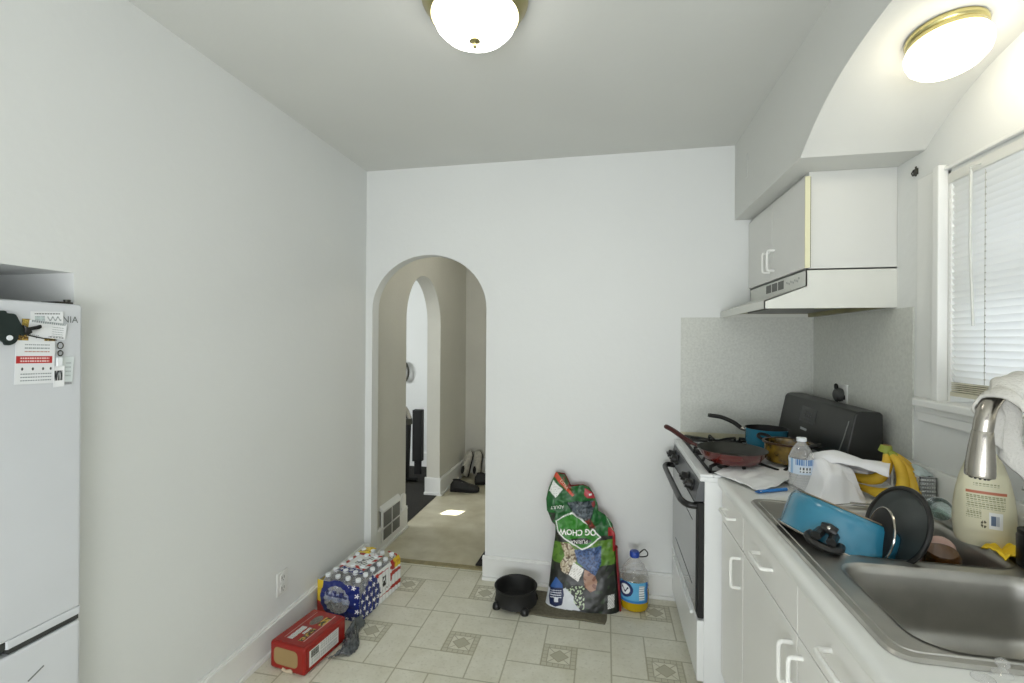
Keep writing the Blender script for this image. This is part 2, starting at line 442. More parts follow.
# ================================================================== ROOM
def room():
    b = B(); b.box(-1.75, 1.3, YREAR, YB + .10, -.08, 0); struct(b.build('floor', 'floor', smooth=False))
    b = B(); b.box(-1.55, .2, YB + .10, 5.2, -.08, .004); struct(b.build('floor_hall', 'hallfloor', smooth=False))
    b = B(); b.box(-5, -1.55, YB + .10, 6.2, -.08, .008); struct(b.build('floor_living', 'rug', smooth=False))
    # transition strip in the archway
    b = B(); b.box(-1.485, -.72, YB + .085, YB + .13, 0, .008); struct(b.build('trim_1', mat('brown_threshold', '#9a906a', .5, var=.3, vscale=30), bevel=.003))
    b = B(); b.box(-5, 1.3, YREAR, 5.26, ZC, ZC + .1); struct(b.build('ceiling', 'ceil', smooth=False))
    # left wall with fridge niche
    b = B()
    n0, n1, nt_ = .36, 1.093, 1.652
    b.box(XL - .72, XL, YREAR, n0, 0, ZC); b.box(XL - .72, XL, n1, YB, 0, ZC)
    b.box(XL - .72, XL, n0, n1, nt_, ZC); b.box(XL - .78, XL - .70, n0, n1, 0, nt_)
    struct(b.build('wall_left', 'wall', smooth=False))
    # back wall with arched opening
    aL, aR, th = -1.485, -.722, .085
    b = B(); cx = (aL + aR) / 2; hw = (aR - aL) / 2; zs = 1.66; rise = .345
    arch = [(aR, 0)] + [(cx + hw * math.cos(a), zs + rise * math.sin(a)) for a in [PI * k / 28 for k in range(29)]] + [(aL, 0)]
    outer = [(XL - .7, 0), (XL - .7, ZC), (1.3, ZC), (1.3, 0)]
    # split at x=cx into two prisms for a clean profile
    right = [(aR, 0)] + [(cx + hw * math.cos(a), zs + rise * math.sin(a)) for a in [PI * k / 28 for k in range(15)]] + [(cx, ZC), (1.3, ZC), (1.3, 0)]
    left = [(XL - .1, 0), (XL - .1, ZC), (cx, ZC)] + [(cx + hw * math.cos(a), zs + rise * math.sin(a)) for a in [PI * k / 28 for k in range(14, 29)]] + [(aL, 0)]
    b.prism(right, 'y', YB, YB + th).prism(left, 'y', YB, YB + th)
    struct(b.build('wall_back', 'wall', smooth=True, angle=25))
    # right wall with window opening
    wy0, wy1, wz0, wz1 = .62, 1.79, 1.27, 2.03
    b = B()
    b.box(XR, XR + .16, YREAR, wy0, 0, ZC); b.box(XR, XR + .16, wy1, YB, 0, ZC)
    b.box(XR, XR + .16, wy0, wy1, 0, wz0); b.box(XR, XR + .16, wy0, wy1, wz1, ZC)
    struct(b.build('wall_right', 'wall', smooth=False))
    # soffit with arched recess over the window
    prof = [(1.90, 2.143), (1.865, 2.168), (1.827, 2.190), (1.765, 2.224), (1.693, 2.256), (1.60, 2.286), (1.50, 2.306), (1.40, 2.318), (1.3, 2.324), (1.2, 2.326)]
    prof = [(p.x, p.y) for p in smooth_path([(a, c, 0) for a, c in prof], 4)]
    mir = [(2.4 - a, c) for a, c in prof[::-1]][1:]
    b = B(); poly = [(YB, ZC), (YB, 2.143)] + prof + mir + [(-.4, 2.143), (-.4, ZC)]
    b.prism(poly, 'x', .70, XR); struct(b.build('soffit', 'ceil', angle=30))
    b = B(); b.box(.696, .70, 2.555, 2.585, 2.30, 2.42); struct(b.build('trim_4', 'ceil', bevel=.002))
    # baseboards
    def base(name, pts, h, t, d):
        pass
    def bb(b, x0, x1, y0, y1, nx, ny, h=.145):
        t = .014
        if ny: yy = (y0, y0 + ny * t); b.box(x0, x1, y0, y0 + ny * t, 0, h); b.box(x0, x1, y0, y0 + ny * (t + .008), h - .02, h - .008); b.box(x0, x1, y0, y0 + ny * (t + .014), 0, .02)
        else: b.box(x0, x0 + nx * t, y0, y1, 0, h); b.box(x0, x0 + nx * (t + .008), y0, y1, h - .02, h - .008); b.box(x0, x0 + nx * (t + .014), y0, y1, 0, .02)
    b = B(); bb(b, XL, 0, 1.093, YB, 1, 0); struct(b.build('baseboard_left', 'trim', smooth=False, bevel=.003))
    b = B(); bb(b, -.735, .40, YB, 0, 0, -1); struct(b.build('baseboard_back', 'trim', smooth=False, bevel=.003))
    b = B(); b.box(XL, -1.485, YB - .014, YB, 0, .145); struct(b.build('baseboard_corner', 'trim', smooth=False, bevel=.003))
    # laminate backsplash
    b = B(); b.box(.418, XR, YB - .006, YB, .955, 1.60); b.box(.418, XR, YB - .008, YB, 1.596, 1.602)
    b.box(XR - .006, XR, 1.955, YB, 1.04, 1.595); b.box(XR - .012, XR - .004, YB - .012, YB, .955, 1.60)
    struct(b.build('backsplash', 'splash', smooth=False))
    b = B(); b.box(.418, .78, YB - .004, YB, .925, .957); struct(b.build('trim_2', 'tan', smooth=False))

    # ---- hall & living room behind the arch
    cxw = XL
    b = B()
    # corridor wall (left) with second arch : plane x = XL, thickness .13
    a0, a1 = 3.43, 4.20; cy = (a0 + a1) / 2; hw2 = (a1 - a0) / 2; z2 = 1.62; rise2 = .40; ZH = ZC
    pr_ = [(YB + th, 0), (YB + th, ZH), (cy, ZH)] + [(cy + hw2 * math.cos(a), z2 + rise2 * math.sin(a)) for a in [PI * k / 28 for k in range(14, 29)]] + [(a0, 0)]
    b.prism(pr_, 'x', cxw - .13, cxw)
    pr_ = [(a1, 0)] + [(cy + hw2 * math.cos(a), z2 + rise2 * math.sin(a)) for a in [PI * k / 28 for k in range(15)]] + [(cy, ZH), (5.02, ZH), (5.02, 0)]
    b.prism(pr_, 'x', cxw - .13, cxw)
    struct(b.build('wall_hall_left', 'hallwall', angle=25))
    b = B()
    # far end wall of hall; unseen gap added to shape the sun patch
    b.box(cxw - .13, -.66, 5.02, 5.14, 0, 1.42); b.box(cxw - .13, -.66, 5.02, 5.14, 1.68, ZC)
    b.box(cxw - .13, -.62, 5.02, 5.14, 1.42, 1.68) if False else None
    b.box(cxw - .13, -.85, 5.02, 5.14, 1.42, 1.68); b.box(-.66, .2, 5.02, 5.14, 1.42, 1.68); b.box(-.66, .2, 5.02, 5.14, 0, 1.42); b.box(-.66, .2, 5.02, 5.14, 1.68, ZC)
    struct(b.build('wall_hall_end', 'hallwall', smooth=False))
    b = B(); b.box(-.30, -.2, YB + th, 5.02, 0, ZC); struct(b.build('wall_hall_right', 'hallwall', smooth=False))
    b = B()
    b.box(-4.2, cxw - .13, 5.14, 5.25, 0, ZC)
    struct(b.build('wall_living_far', 'wall', smooth=False))
    b = B(); b.box(-4.3, -4.2, 3.9, 5.25, 0, ZC); b.box(-4.3, -4.2, 2.7, 3.9, 0, .9); b.box(-4.3, -4.2, 2.7, 3.9, 2.2, ZC); b.box(-4.3, XL - .1, YB - .02, YB + .06, 0, ZC)
    struct(b.build('wall_living_left', 'wall', smooth=False))
    # baseboards of hall (tall)
    b = B()
    H = .17
    bb(b, cxw, 0, YB + th, a0, 1, 0, H); b.box(cxw - .144, cxw + .014, a0, a0 + .012, 0, H)
    bb(b, cxw, 0, a1 - .012, 5.02, 1, 0, H); b.box(cxw - .144, cxw + .014, a1 - .014, a1, 0, H); b.box(cxw - .15, cxw + .02, a1 - .022, a1, 0, .03)
    bb(b, cxw, -.3, 5.02, 0, 0, -1, H)
    struct(b.build('baseboard_hall', 'trim', smooth=False, bevel=.003))
    b = B(); bb(b, -4.2, cxw - .13, 5.14, 0, 0, -1, H); struct(b.build('baseboard_living', 'trim', smooth=False))
    # wall heat register
    t = thing('wall_register', 'cream metal floor-level heat register on the hallway wall inside the arch', 'vent', (cxw + .014, 3.14, 0))
    b = B(); b.box(cxw + .012, cxw + .022, 3.0, 3.30, .055, .275); b.prism([(cxw, .275), (cxw + .03, .275), (cxw, .31)], 'y', 3.0, 3.30); b.build('frame', 'trim', t, bevel=.003)
    b = B()
    for (p, q) in ((3.02, 3.145), (3.16, 3.28)):
        for (r_, s_) in ((.07, .145), (.16, .26)):
            b.box(cxw + .020, cxw + .0235, p, q, r_, s_)
    b.build('grille', 'vent', t, smooth=False)
    b = B(); b.prism([(3.325, .17), (3.40, .17), (3.40, .27), (3.385, .285), (3.34, .285), (3.325, .26)], 'x', cxw, cxw + .02); struct(b.build('trim_3', 'trim', bevel=.004))
room()

# ================================================================== WINDOW, BLINDS
def window():
    y0, y1, z0, z1 = .62, 1.79, 1.27, 2.03
    b = B()
    # casing boards
    b.box(XR - .006, XR, 1.812, 1.935, 1.20, 2.05); b.box(XR - .03, XR, 1.785, 1.815, 1.25, 2.05)
    b.box(XR - .03, XR, y0 - .07, y0, 1.25, 2.05)
    b.box(XR - .014, XR, y0 - .07, 1.815, 2.030, 2.042)
    # jamb liner
    b.box(XR, XR + .16, y1 - .018, y1, z0, z1); b.box(XR, XR + .16, y0, y0 + .018, z0, z1); b.box(XR, XR + .16, y0, y1, z1 - .018, z1)
    struct(b.build('window_1', 'trim', smooth=False, bevel=.004))
    b = B()
    b.box(XR - .055, XR + .10, y0 - .1, 1.872, 1.245, 1.272); b.box(XR - .02, XR, 1.872, 1.935, 1.245, 1.272)
    b.box(XR - .022, XR, y0 - .08, 1.90, 1.19, 1.245); b.box(XR - .03, XR, y0 - .08, 1.90, 1.222, 1.245)
    struct(b.build('window_sill', 'trim', smooth=False, bevel=.006, seg=3))
    b = B()
    xs = XR + .12
    for p, q, r_, s_ in ((y0, y1, z0, z0 + .05), (y0, y1, z1 - .06, z1), (y0, y0 + .05, z0, z1), (y1 - .06, y1, z0, z1), (y0, y1, 1.63, 1.67)):
        b.box(xs, xs + .03, p, q, r_, s_)
    struct(b.build('window_sash', 'trim', smooth=False))
    b = B(); b.box(xs + .012, xs + .016, y0 + .04, y1 - .05, z0 + .04, z1 - .05); struct(b.build('window_glass', 'pane', smooth=False))
    # blind
    t = thing('window_blind', 'closed white horizontal mini blind covering the window over the sink', 'blinds', (XR + .03, 1.2, z1))
    bx = XR + .008
    b = B(); b.box(bx - .012, bx + .022, y0 + .02, y1 - .006, z1 - .045, z1 - .012); b.build('head_rail', 'slat', t, smooth=False, bevel=.003)
    b = B(); zt = z1 - .055; zb = 1.345; n = 31
    for i in range(n):
        z = zt - (zt - zb) * i / (n - 1)
        def f(u, v, z=z):
            w = (v - .5) * .0255
            a = R(62)
            cam = .0025 * (1 - (2 * v - 1) ** 2)
            return Vector((bx + w * math.cos(a) - cam, y0 + .025 + (y1 - .032 - y0) * u, z - w * math.sin(a) + .3 * cam + .0012 * math.sin(u * 9 + i)))
        b.grid(f, 6, 4)
    o = b.build('slats', 'slat', t)
    b = B(); b.box(bx - .014, bx + .014, y0 + .025, y1 - .025, 1.293, 1.306)
    for k in range(5): b.box(bx - .012, bx + .012, y0 + .025, y1 - .028, 1.309 + k * .006, 1.3125 + k * .006)
    b.build('bottom_rail', mat('bottom_rail_cream', '#c9c4ae', .5, var=.1), t, smooth=False)
    b = B(); b.tube([(bx - .03, 1.657, 1.985), (bx - .034, 1.652, 1.75), (bx - .03, 1.645, 1.515)], .0038, 6); b.tube([(bx - .005, 1.64, 2.0), (bx - .03, 1.66, 1.998), (bx - .03, 1.657, 1.98)], .002, 6)
    b.build('tilt_wand', mat('clear_wand', '#cfd0ca', .2, var=.05), t)
    for yy in (1.622, .95):
        b = B(); b.tube([(bx - .016, yy, 1.975), (bx - .016, yy, 1.34)], .0009, 5)
        for i in range(n - 1):
            z = zt - (zt - zb) * (i + .5) / (n - 1)
            b.box(bx - .0165, bx - .0145, yy - .002, yy + .002, z - .002, z + .002)
        b.build('ladder_cord', mat('cord_grey', '#b0aea2', .7, var=.1), t)
    # hook on casing edge
    b = B(); b.box(XR - .008, XR - .005, 1.938, 1.944, 2.065, 2.10); b.tube([(XR - .006, 1.955, 2.092), (XR - .012, 1.956, 2.08), (XR - .006, 1.957, 2.07)], .002, 6); b.box(XR - .005, XR, 1.938, 1.960, 2.072, 2.094)
    tag(b.build('curtain_bracket', 'gunmetal'), 'small tarnished metal curtain bracket on the wall left of the window top', 'bracket')
window()

# ================================================================== LAMPS
def lamps():
    t = thing('ceiling_light', 'round flush ceiling light in the middle of the room with a finial', 'lamp', (-.42, 1.43, ZC))
    mx = T(-.42, 1.455, ZC)
    b = B(); b.lathe([(.10, 0), (.170, -.0), (.172, -.006), (.169, -.014), (.158, -.026), (.150, -.045), (.141, -.056), (.133, -.05), (.132, -.03)], 48, mx, cap=False); b.build('brass_pan', 'bronze', t)
    b = B(); b.lathe([(.136, -.045), (.135, -.06), (.126, -.083), (.105, -.105), (.07, -.122), (.03, -.130), (.0, -.131)], 48, mx, cap=False); b.build('glass_bowl', 'glass1', t)
    b = B(); b.lathe([(0, -.127), (.016, -.128), (.018, -.134), (.009, -.138), (.006, -.142), (.008, -.147), (.006, -.153), (0, -.156)], 20, mx); b.build('finial', 'bronze', t)
    t = thing('ceiling_light', 'round brass-rimmed light glowing under the arched recess over the window', 'lamp', (.905, 1.49, 2.33))
    c = Vector((.900, 1.478, 2.308)); mx = axis_mtx(c, (-.02, .14, 1), (1, 0, 0)) @ Matrix.Scale(.70, 4) @ Matrix.Diagonal((1, 1, 1.5, 1))
    b = B(); b.lathe([(.05, .0), (.122, .0), (.126, -.008), (.122, -.016), (.118, -.018), (.122, -.022), (.122, -.032), (.115, -.036)], 48, mx, cap=False); b.build('brass_rim', 'brass', t)
    b = B(); b.lathe([(.110, -.03), (.124, -.034), (.131, -.045), (.131, -.058), (.122, -.076), (.10, -.092), (.065, -.104), (.03, -.109), (0, -.110)], 48, mx, cap=False); b.build('glass_bowl', 'glass2', t)
lamps()

# ================================================================== OUTLETS
def outlets():
    t = thing('wall_outlet', 'white duplex electrical outlet low on the bare left wall', 'outlet', (XL, 2.0, .287))
    b = B(); b.box(XL, XL + .006, 1.965, 2.04, .23, .345); b.build('cover_plate', 'outlet', t, bevel=.003)
    for zc in (.262, .312):
        b = B(); b.prism(rrect(1.985, 2.02, zc - .019, zc + .019, .012), 'x', XL + .004, XL + .009); r = b.build('receptacle', 'outlet', t)
        b = B(); b.box(XL + .0085, XL + .0096, 1.993, 1.996, zc - .004, zc + .008); b.box(XL + .0085, XL + .0096, 2.008, 2.011, zc - .004, zc + .008); b.box(XL + .0085, XL + .0096, 2.0, 2.005, zc - .013, zc - .009)
        b.build('slots', 'dark', r, smooth=False)
    t = thing('wall_outlet', 'white outlet on the side wall just above the stove backguard', 'outlet', (XR, 2.5, 1.24))
    b = B(); b.box(XR - .013, XR - .006, 2.41, 2.53, 1.16, 1.27); b.build('cover_plate', 'outlet', t, bevel=.003)
    b = B(); b.box(XR - .016, XR - .012, 2.425, 2.435, 1.2, 1.22); b.build('slots', 'dark', t)
    t = thing('power_plug', 'grey plug with bent cord in the outlet above the stove', 'plug', (XR, 2.5, 1.23))
    b = B(); b.lathe([(0, 0), (.024, 0), (.027, .01), (.022, .03), (.012, .036), (0, .037)], 18, axis_mtx((XR - .013, 2.455, 1.22), (-1, 0, 0)), sy=1, sx=1.2); b.build('plug_body', mat('grey_plug', '#4c4d4b', .5, var=.1), t)
    b = B(); b.tube(smooth_path([(XR - .035, 2.457, 1.235), (XR - .038, 2.462, 1.256), (XR - .03, 2.475, 1.266), (XR - .02, 2.487, 1.25), (XR - .02, 2.49, 1.2), (XR - .03, 2.49, 1.12)], 5), .006, 8); b.build('cord', 'blackm', t)
outlets()

# ================================================================== UPPER CABINET + HOOD
def handle_c(b, p0, p1, out, r=.0055, stand=.032):
    p0 = Vector(p0); p1 = Vector(p1); o = Vector(out) * stand; d = (p1 - p0).normalized() * .012
    b.tube([p0, p0 + o * .75, p0 + o * .93 + d * .25, p0 + o + d, p1 + o - d, p1 + o * .93 - d * .25, p1 + o * .75, p1], r, 10)
def upper():
    y0, y1, z0, z1 = 2.06, YB, 1.757, 2.143
    t = thing('wall_cabinet', 'white two-door wall cabinet hung above the range hood', 'cabinet', (.95, 2.4, z0))
    b = B(); b.box(.79, XR, y0, y1, z0, z1); b.build('body', 'cabup', t, smooth=False, bevel=.002)
    for (p, q) in ((2.425, y1 - .004), (y0 - .012, 2.421)):
        b = B(); b.box(.772, .786, p, q, z0 + .002, z1 - .022); d = b.build('door', mat('cabinet_door_grey', '#dbdbd7', .42, var=.03), t, smooth=False, bevel=.002)
        hy = 2.455 if p > 2.4 else 2.39
        b = B(); handle_c(b, (.772, hy, 1.80), (.772, hy, 1.895), (-1, 0, 0)); b.build('handle', 'handle', d)
    b = B(); b.box(.771, .7895, y0 - .017, y0 - .0125, z0 + .002, z1 - .022); b.build('edge_strip', 'cream', t, smooth=False)
    b = B(); b.box(.787, .797, y0 - .0025, y0 - .0002, z0 + .004, z1 - .02); b.build('gap', 'dark', t, smooth=False)
    # hood
    t = thing('range_hood', 'white under-cabinet range hood above the stove', 'range hood', (.85, 2.4, 1.6))
    prof = [(.628, 1.600), (.628, 1.632), (.782, 1.690), (.782, 1.755), (XR, 1.755), (XR, 1.600)]
    b = B()
    # shell: ends + top skins
    for ya, yb in ((y0, y0 + .004), (y1 - .005, y1 - .001)): b.prism(prof, 'y', ya, yb)
    b.box(.628, .632, y0, y1 - .001, 1.6, 1.632)
    b.prism([(.628, 1.632), (.782, 1.690), (.782, 1.686), (.629, 1.627)], 'y', y0, y1 - .001)
    b.box(.782, .786, y0, y1 - .001, 1.686, 1.755); b.box(.782, XR, y0, y1 - .001, 1.751, 1.755)
    b.build('shell', 'hood', t, smooth=False)
    b = B(); b.box(.632, XR, y0 + .004, y1 - .005, 1.620, 1.623); b.box(XR - .03, XR, y0 + .004, y1 - .005, 1.602, 1.625); b.build('underside', 'hoodin', t, smooth=False)
    b = B(); b.box(.72, 1.0, 2.24, 2.62, 1.612, 1.622)
    b.build('grease_filter', 'gunmetal', t, smooth=False, bevel=.003)
    b = B()
    b.lathe([(0, 0), (.05, 0), (.05, .015), (0, .02)], 20, T(.9, 2.15, 1.606)); b.build('lamp_lens', mat('lens_dull', '#b9b69a', .4, var=.1), t)
    b = B()
    for k in range(3):
        ya = 2.30 + k * .082; b.box(.7805, .782, ya, ya + .066, 1.704, 1.742)
    b.build('vent_grille', 'vent', t, smooth=False)
    b = B()
    for k in range(9): b.box(.7812, .782, 2.14 + k * .015, 2.148 + k * .015, 1.714 + .004 * (k % 3), 1.722 + .004 * (k % 3))
    b.box(.7795, .782, 2.125, 2.132, 1.725, 1.733)
    b.build('switch_marks', mat('pale_print', '#a8aaa6', .6, var=.1), t, smooth=False)
upper()

# ================================================================== BASE CABINETS, COUNTER
CF = .47
def lower():
    units = [(1.747, 2.047, 'narrow white base cabinet with one drawer between stove and sink', 1),
             (.812, 1.743, 'wide white base cabinet with two doors under the double sink', 2),
             (.36, .808, 'white base cabinet past the near end of the sink', 1)]
    for y0, y1, lab, nd in units:
        t = thing('base_cabinet', lab, 'cabinet', (.78, (y0 + y1) / 2, 0))
        b = B()
        b.box(CF + .018, 1.08, y0, y0 + .016, .0, .868); b.box(CF + .018, 1.08, y1 - .016, y1, .0, .868)
        b.box(CF + .018, 1.08, y0 + .016, y1 - .016, .10, .118); b.box(1.066, 1.08, y0 + .016, y1 - .016, .118, .868)
        b.box(CF + .07, CF + .085, y0 + .016, y1 - .016, 0, .10)
        b.box(CF + .018, CF + .034, y0 + .016, y1 - .016, .72, .745); b.box(CF + .018, CF + .034, y0 + .016, y1 - .016, .845, .868)
        b.build('body', 'cab', t, smooth=False)
        ys = [y0 + (y1 - y0) * k / nd for k in range(nd + 1)]
        for k in range(nd):
            p, q = ys[k] + .0015, ys[k + 1] - .0015; c = (p + q) / 2
            b = B(); b.box(CF, CF + .017, p, q, .738, .866); d = b.build('drawer', 'cab', t, smooth=False, bevel=.002)
            b = B(); handle_c(b, (CF, c - .055, .812), (CF, c + .055, .812), (-1, 0, 0)); b.build('handle', 'handle', d)
            b = B(); b.box(CF, CF + .017, p, q, .115, .734); d = b.build('door', 'cab', t, smooth=False, bevel=.002)
            if nd == 2: hy = q - .03 if k == 0 else p + .03
            else: hy = p + .03
            b = B(); handle_c(b, (CF, hy, .595), (CF, hy, .698), (-1, 0, 0)); b.build('handle', 'handle', d)
    # counter top with sink hole
    t = thing('countertop', 'white laminate countertop with raised back lip running beside the stove', 'countertop', (.78, 1.2, .87))
    b = B()
    sx0, sx1, sy0, sy1 = .515, 1.045, .95, 1.752
    y0, y1 = .30, 2.05
    hole = [(sx0, sy0), (sx1, sy0), (sx1, sy1), (sx0, sy1)]
    for z in (.91, .872):
        b.flat_poly([(.475, y0), (XR - .004, y0), (XR - .004, y1), (.475, y1)], [hole], z)
    n = len(hole)
    b.box(sx0 - .001, sx0, sy0, sy1, .872, .91); b.box(sx1, sx1 + .001, sy0, sy1, .872, .91); b.box(sx0, sx1, sy0 - .001, sy0, .872, .91); b.box(sx0, sx1, sy1, sy1 + .001, .872, .91)
    # rolled front nose
    nose = [(.475, .91), (.467, .9095), (.460, .906), (.4555, .900), (.454, .893), (.4555, .882), (.458, .873), (.464, .868), (.475, .868)]
    b.prism(nose, 'y', y0, y1)
    b.box(.475, XR - .004, y1 - .001, y1, .872, .91)
    b.build('worktop', 'counter', t, smooth=True, angle=35)
    lip = [(XR - .045, .91), (XR - .034, .913), (XR - .026, .921), (XR - .023, .932), (XR - .022, 1.03), (XR - .018, 1.037), (XR - .002, 1.037), (XR - .002, .91)]
    b = B(); b.prism(lip, 'y', y0, y1); b.build('back_lip', 'counter', t, angle=50)
lower()

# ================================================================== SINK
def sink():
    t = thing('kitchen_sink', 'stainless steel double-bowl sink set in the white countertop', 'sink', (.78, 1.35, .91))
    x0, x1, y0, y1 = .498, 1.060, .932, 1.768
    A = (.600, 1.0, 1.345, 1.715)       # far bowl
    C = (.560, .985, .962, 1.300)       # near bowl
    Z = .9165
    b = B()
    outer = rrect(x0, x1, y0, y1, .035, 6)
    ha = rrect(*A, .07, 8); hc = rrect(*C, .06, 8)
    b.flat_poly(outer, [ha, hc], Z)
    # outer rolled edge down to the counter
    o2 = rrect(x0 - .006, x1 + .006, y0 - .006, y1 + .006, .04, 6)
    def ring(p, q, zp, zq):
        P = [b._v((a[0], a[1], zp)) for a in p]; Q = [b._v((a[0], a[1], zq)) for a in q]
        for i in range(len(P)): b.bm.faces.new([P[i], P[(i + 1) % len(P)], Q[(i + 1) % len(P)], Q[i]])
    ring(outer, o2, Z, .911)
    ri = rrect(x0 + .017, x1 - .017, y0 + .017, y1 - .017, .03, 6)
    b.build('rim', 'steel', t, angle=60)
    # raised bead
    b = B(); b.tube([(p[0], p[1], Z) for p in ri], .0028, 6, closed=True); b.build('bead', 'steel', t)
    for nm, (a0, a1, c0, c1), r in (('bowl', A, .07), ('bowl', C, .06)):
        b = B(); D = .165
        steps = [(-.004, Z + .002, r + .004), (0, Z + .001, r), (.006, Z - .006, r), (.010, Z - .02, r), (.014, Z - D + .04, r)]
        for k in range(1, 7):
            a = PI / 2 * k / 6; steps.append((.014 + .04 * (1 - math.cos(a)), Z - D + .04 - .04 * math.sin(a), r))
        prev = None
        for ins, z, rr in steps:
            pts = rrect(a0 + ins, a1 - ins, c0 + ins, c1 - ins, max(.02, rr), 8)
            cur = [b._v((p[0], p[1], z)) for p in pts]
            if prev:
                for i in range(len(cur)): b.bm.faces.new([prev[i], prev[(i + 1) % len(cur)], cur[(i + 1) % len(cur)], cur[i]])
            prev = cur
        b.bm.faces.new(prev)
        bo = b.build(nm, 'steel', t, angle=60)
        cx, cy = (a0 + a1) / 2, (c0 + c1) / 2
        b = B(); b.lathe([(.055, .003), (.05, .004), (.042, .001), (.03, -.002), (0, -.002)], 24, T(cx - (0 if c0 > 1.3 else .02), cy, Z - D), cap=False); b.build('drain', 'chrome', bo)
        if c0 < 1.3:
            b = B(); b.tube([(cx - .10, cy - .10, Z - D + .005), (cx - .075, cy - .125, Z - D + .006), (cx - .03, cy - .135, Z - D + .006)], .004, 6)
            b.build('wire', 'chrome', bo)
sink()

# ================================================================== FAUCET
def faucet():
    t = thing('kitchen_faucet', 'brushed nickel gooseneck faucet with pull-down spray head over the sink', 'faucet', (1.0, 1.30, .917))
    tip = Vector((.800, 1.20, 1.172)); d = Vector((.06, .01, 1)).normalized()
    pts = [tip + d * .098, tip + d * .13 + Vector((.003, 0, 0)), (.821, 1.206, 1.325), (.842, 1.214, 1.348), (.890, 1.238, 1.361), (.955, 1.270, 1.335), (.995, 1.29, 1.28), (1.0, 1.295, 1.2), (1.0, 1.295, .93)]
    P = smooth_path(pts, 8)
    b = B(); b.tube(P, [.0172] * 8 + [.0168] * (len(P) - 8), 18); b.build('spout', 'chrome', t)
    mx = axis_mtx(tip, d, (1, 0, 0))
    b = B(); b.lathe([(.0, .004), (.021, .004), (.0245, .0), (.0255, .005), (.0245, .028), (.0222, .058), (.0192, .085), (.0180, .098), (.0175, .099), (.0, .1)], 32, mx); h = b.build('spray_head', 'chrome', t)
    b = B(); b.lathe([(0, -.002), (.020, -.002), (.0215, .004)], 24, mx)
    for k in range(12):
        a = 2 * PI * k / 12; b.lathe([(.0022, -.005), (.003, -.001)], 6, mx @ T(.015 * math.cos(a), .015 * math.sin(a), 0))
    b.build('spray_face', 'blackm', h)
    b = B(); b.lathe([(.032, 0), (.032, .006), (.024, .012), (.0225, .06), (.018, .065)], 24, T(1.0, 1.295, .9165), cap=False); b.build('base', 'chrome', t)
    b = B(); b.tube([(1.0, 1.27, .95), (1.01, 1.22, .985), (1.015, 1.19, 1.0)], .006, 8); b.build('lever', 'chrome', t)
    # towel draped over the gooseneck
    tw = thing('dish_towel', 'off-white towel draped over the top of the faucet', 'towel', (.89, 1.24, 1.38))
    S = Vector((.865, .5, 0)).normalized()      # along the neck
    N = Vector((.45, -.89, 0))                   # across the neck, towards the camera side
    N.normalize()
    def f(u, v):
        # v: 0 = front hem hanging, .5 = over the neck, 1 = back hem; u along the neck
        al = -.055 + u * .175
        top = 1.396 - 1.1 * (al - .05) ** 2 * 4
        L1, L2 = .012 + .05 * u, .07 + .16 * u
        s = v * (L1 + L2 + .07) - L1
        R_ = .028
        if s < 0: off = R_ + .012; z = top - R_ + s
        elif s > .07: off = -(R_ + .008); z = top - R_ - (s - .07)
        else:
            a = PI * s / .07; off = R_ * math.cos(a) * 1.2; z = top - R_ + R_ * math.sin(a)
        w = .011 * math.sin(u * 15 + 1) * min(1, abs(v - .42) * 4) + .012 * noise.noise(Vector((u * 5, v * 6, 3.1)))
        sh = -.25 * max(0, -s) + .10 * max(0, s - .07)
        return Vector((.862, 1.213, z)) + S * (al + sh * (u - .2)) + N * (off + w) + Vector((0, 0, .006 * noise.noise(Vector((u * 9, v * 3, 0)))))
    b = B(); b.grid(f, 46, 60); o = b.build('towel_fabric', 'towel', tw, solid=.006)
faucet()

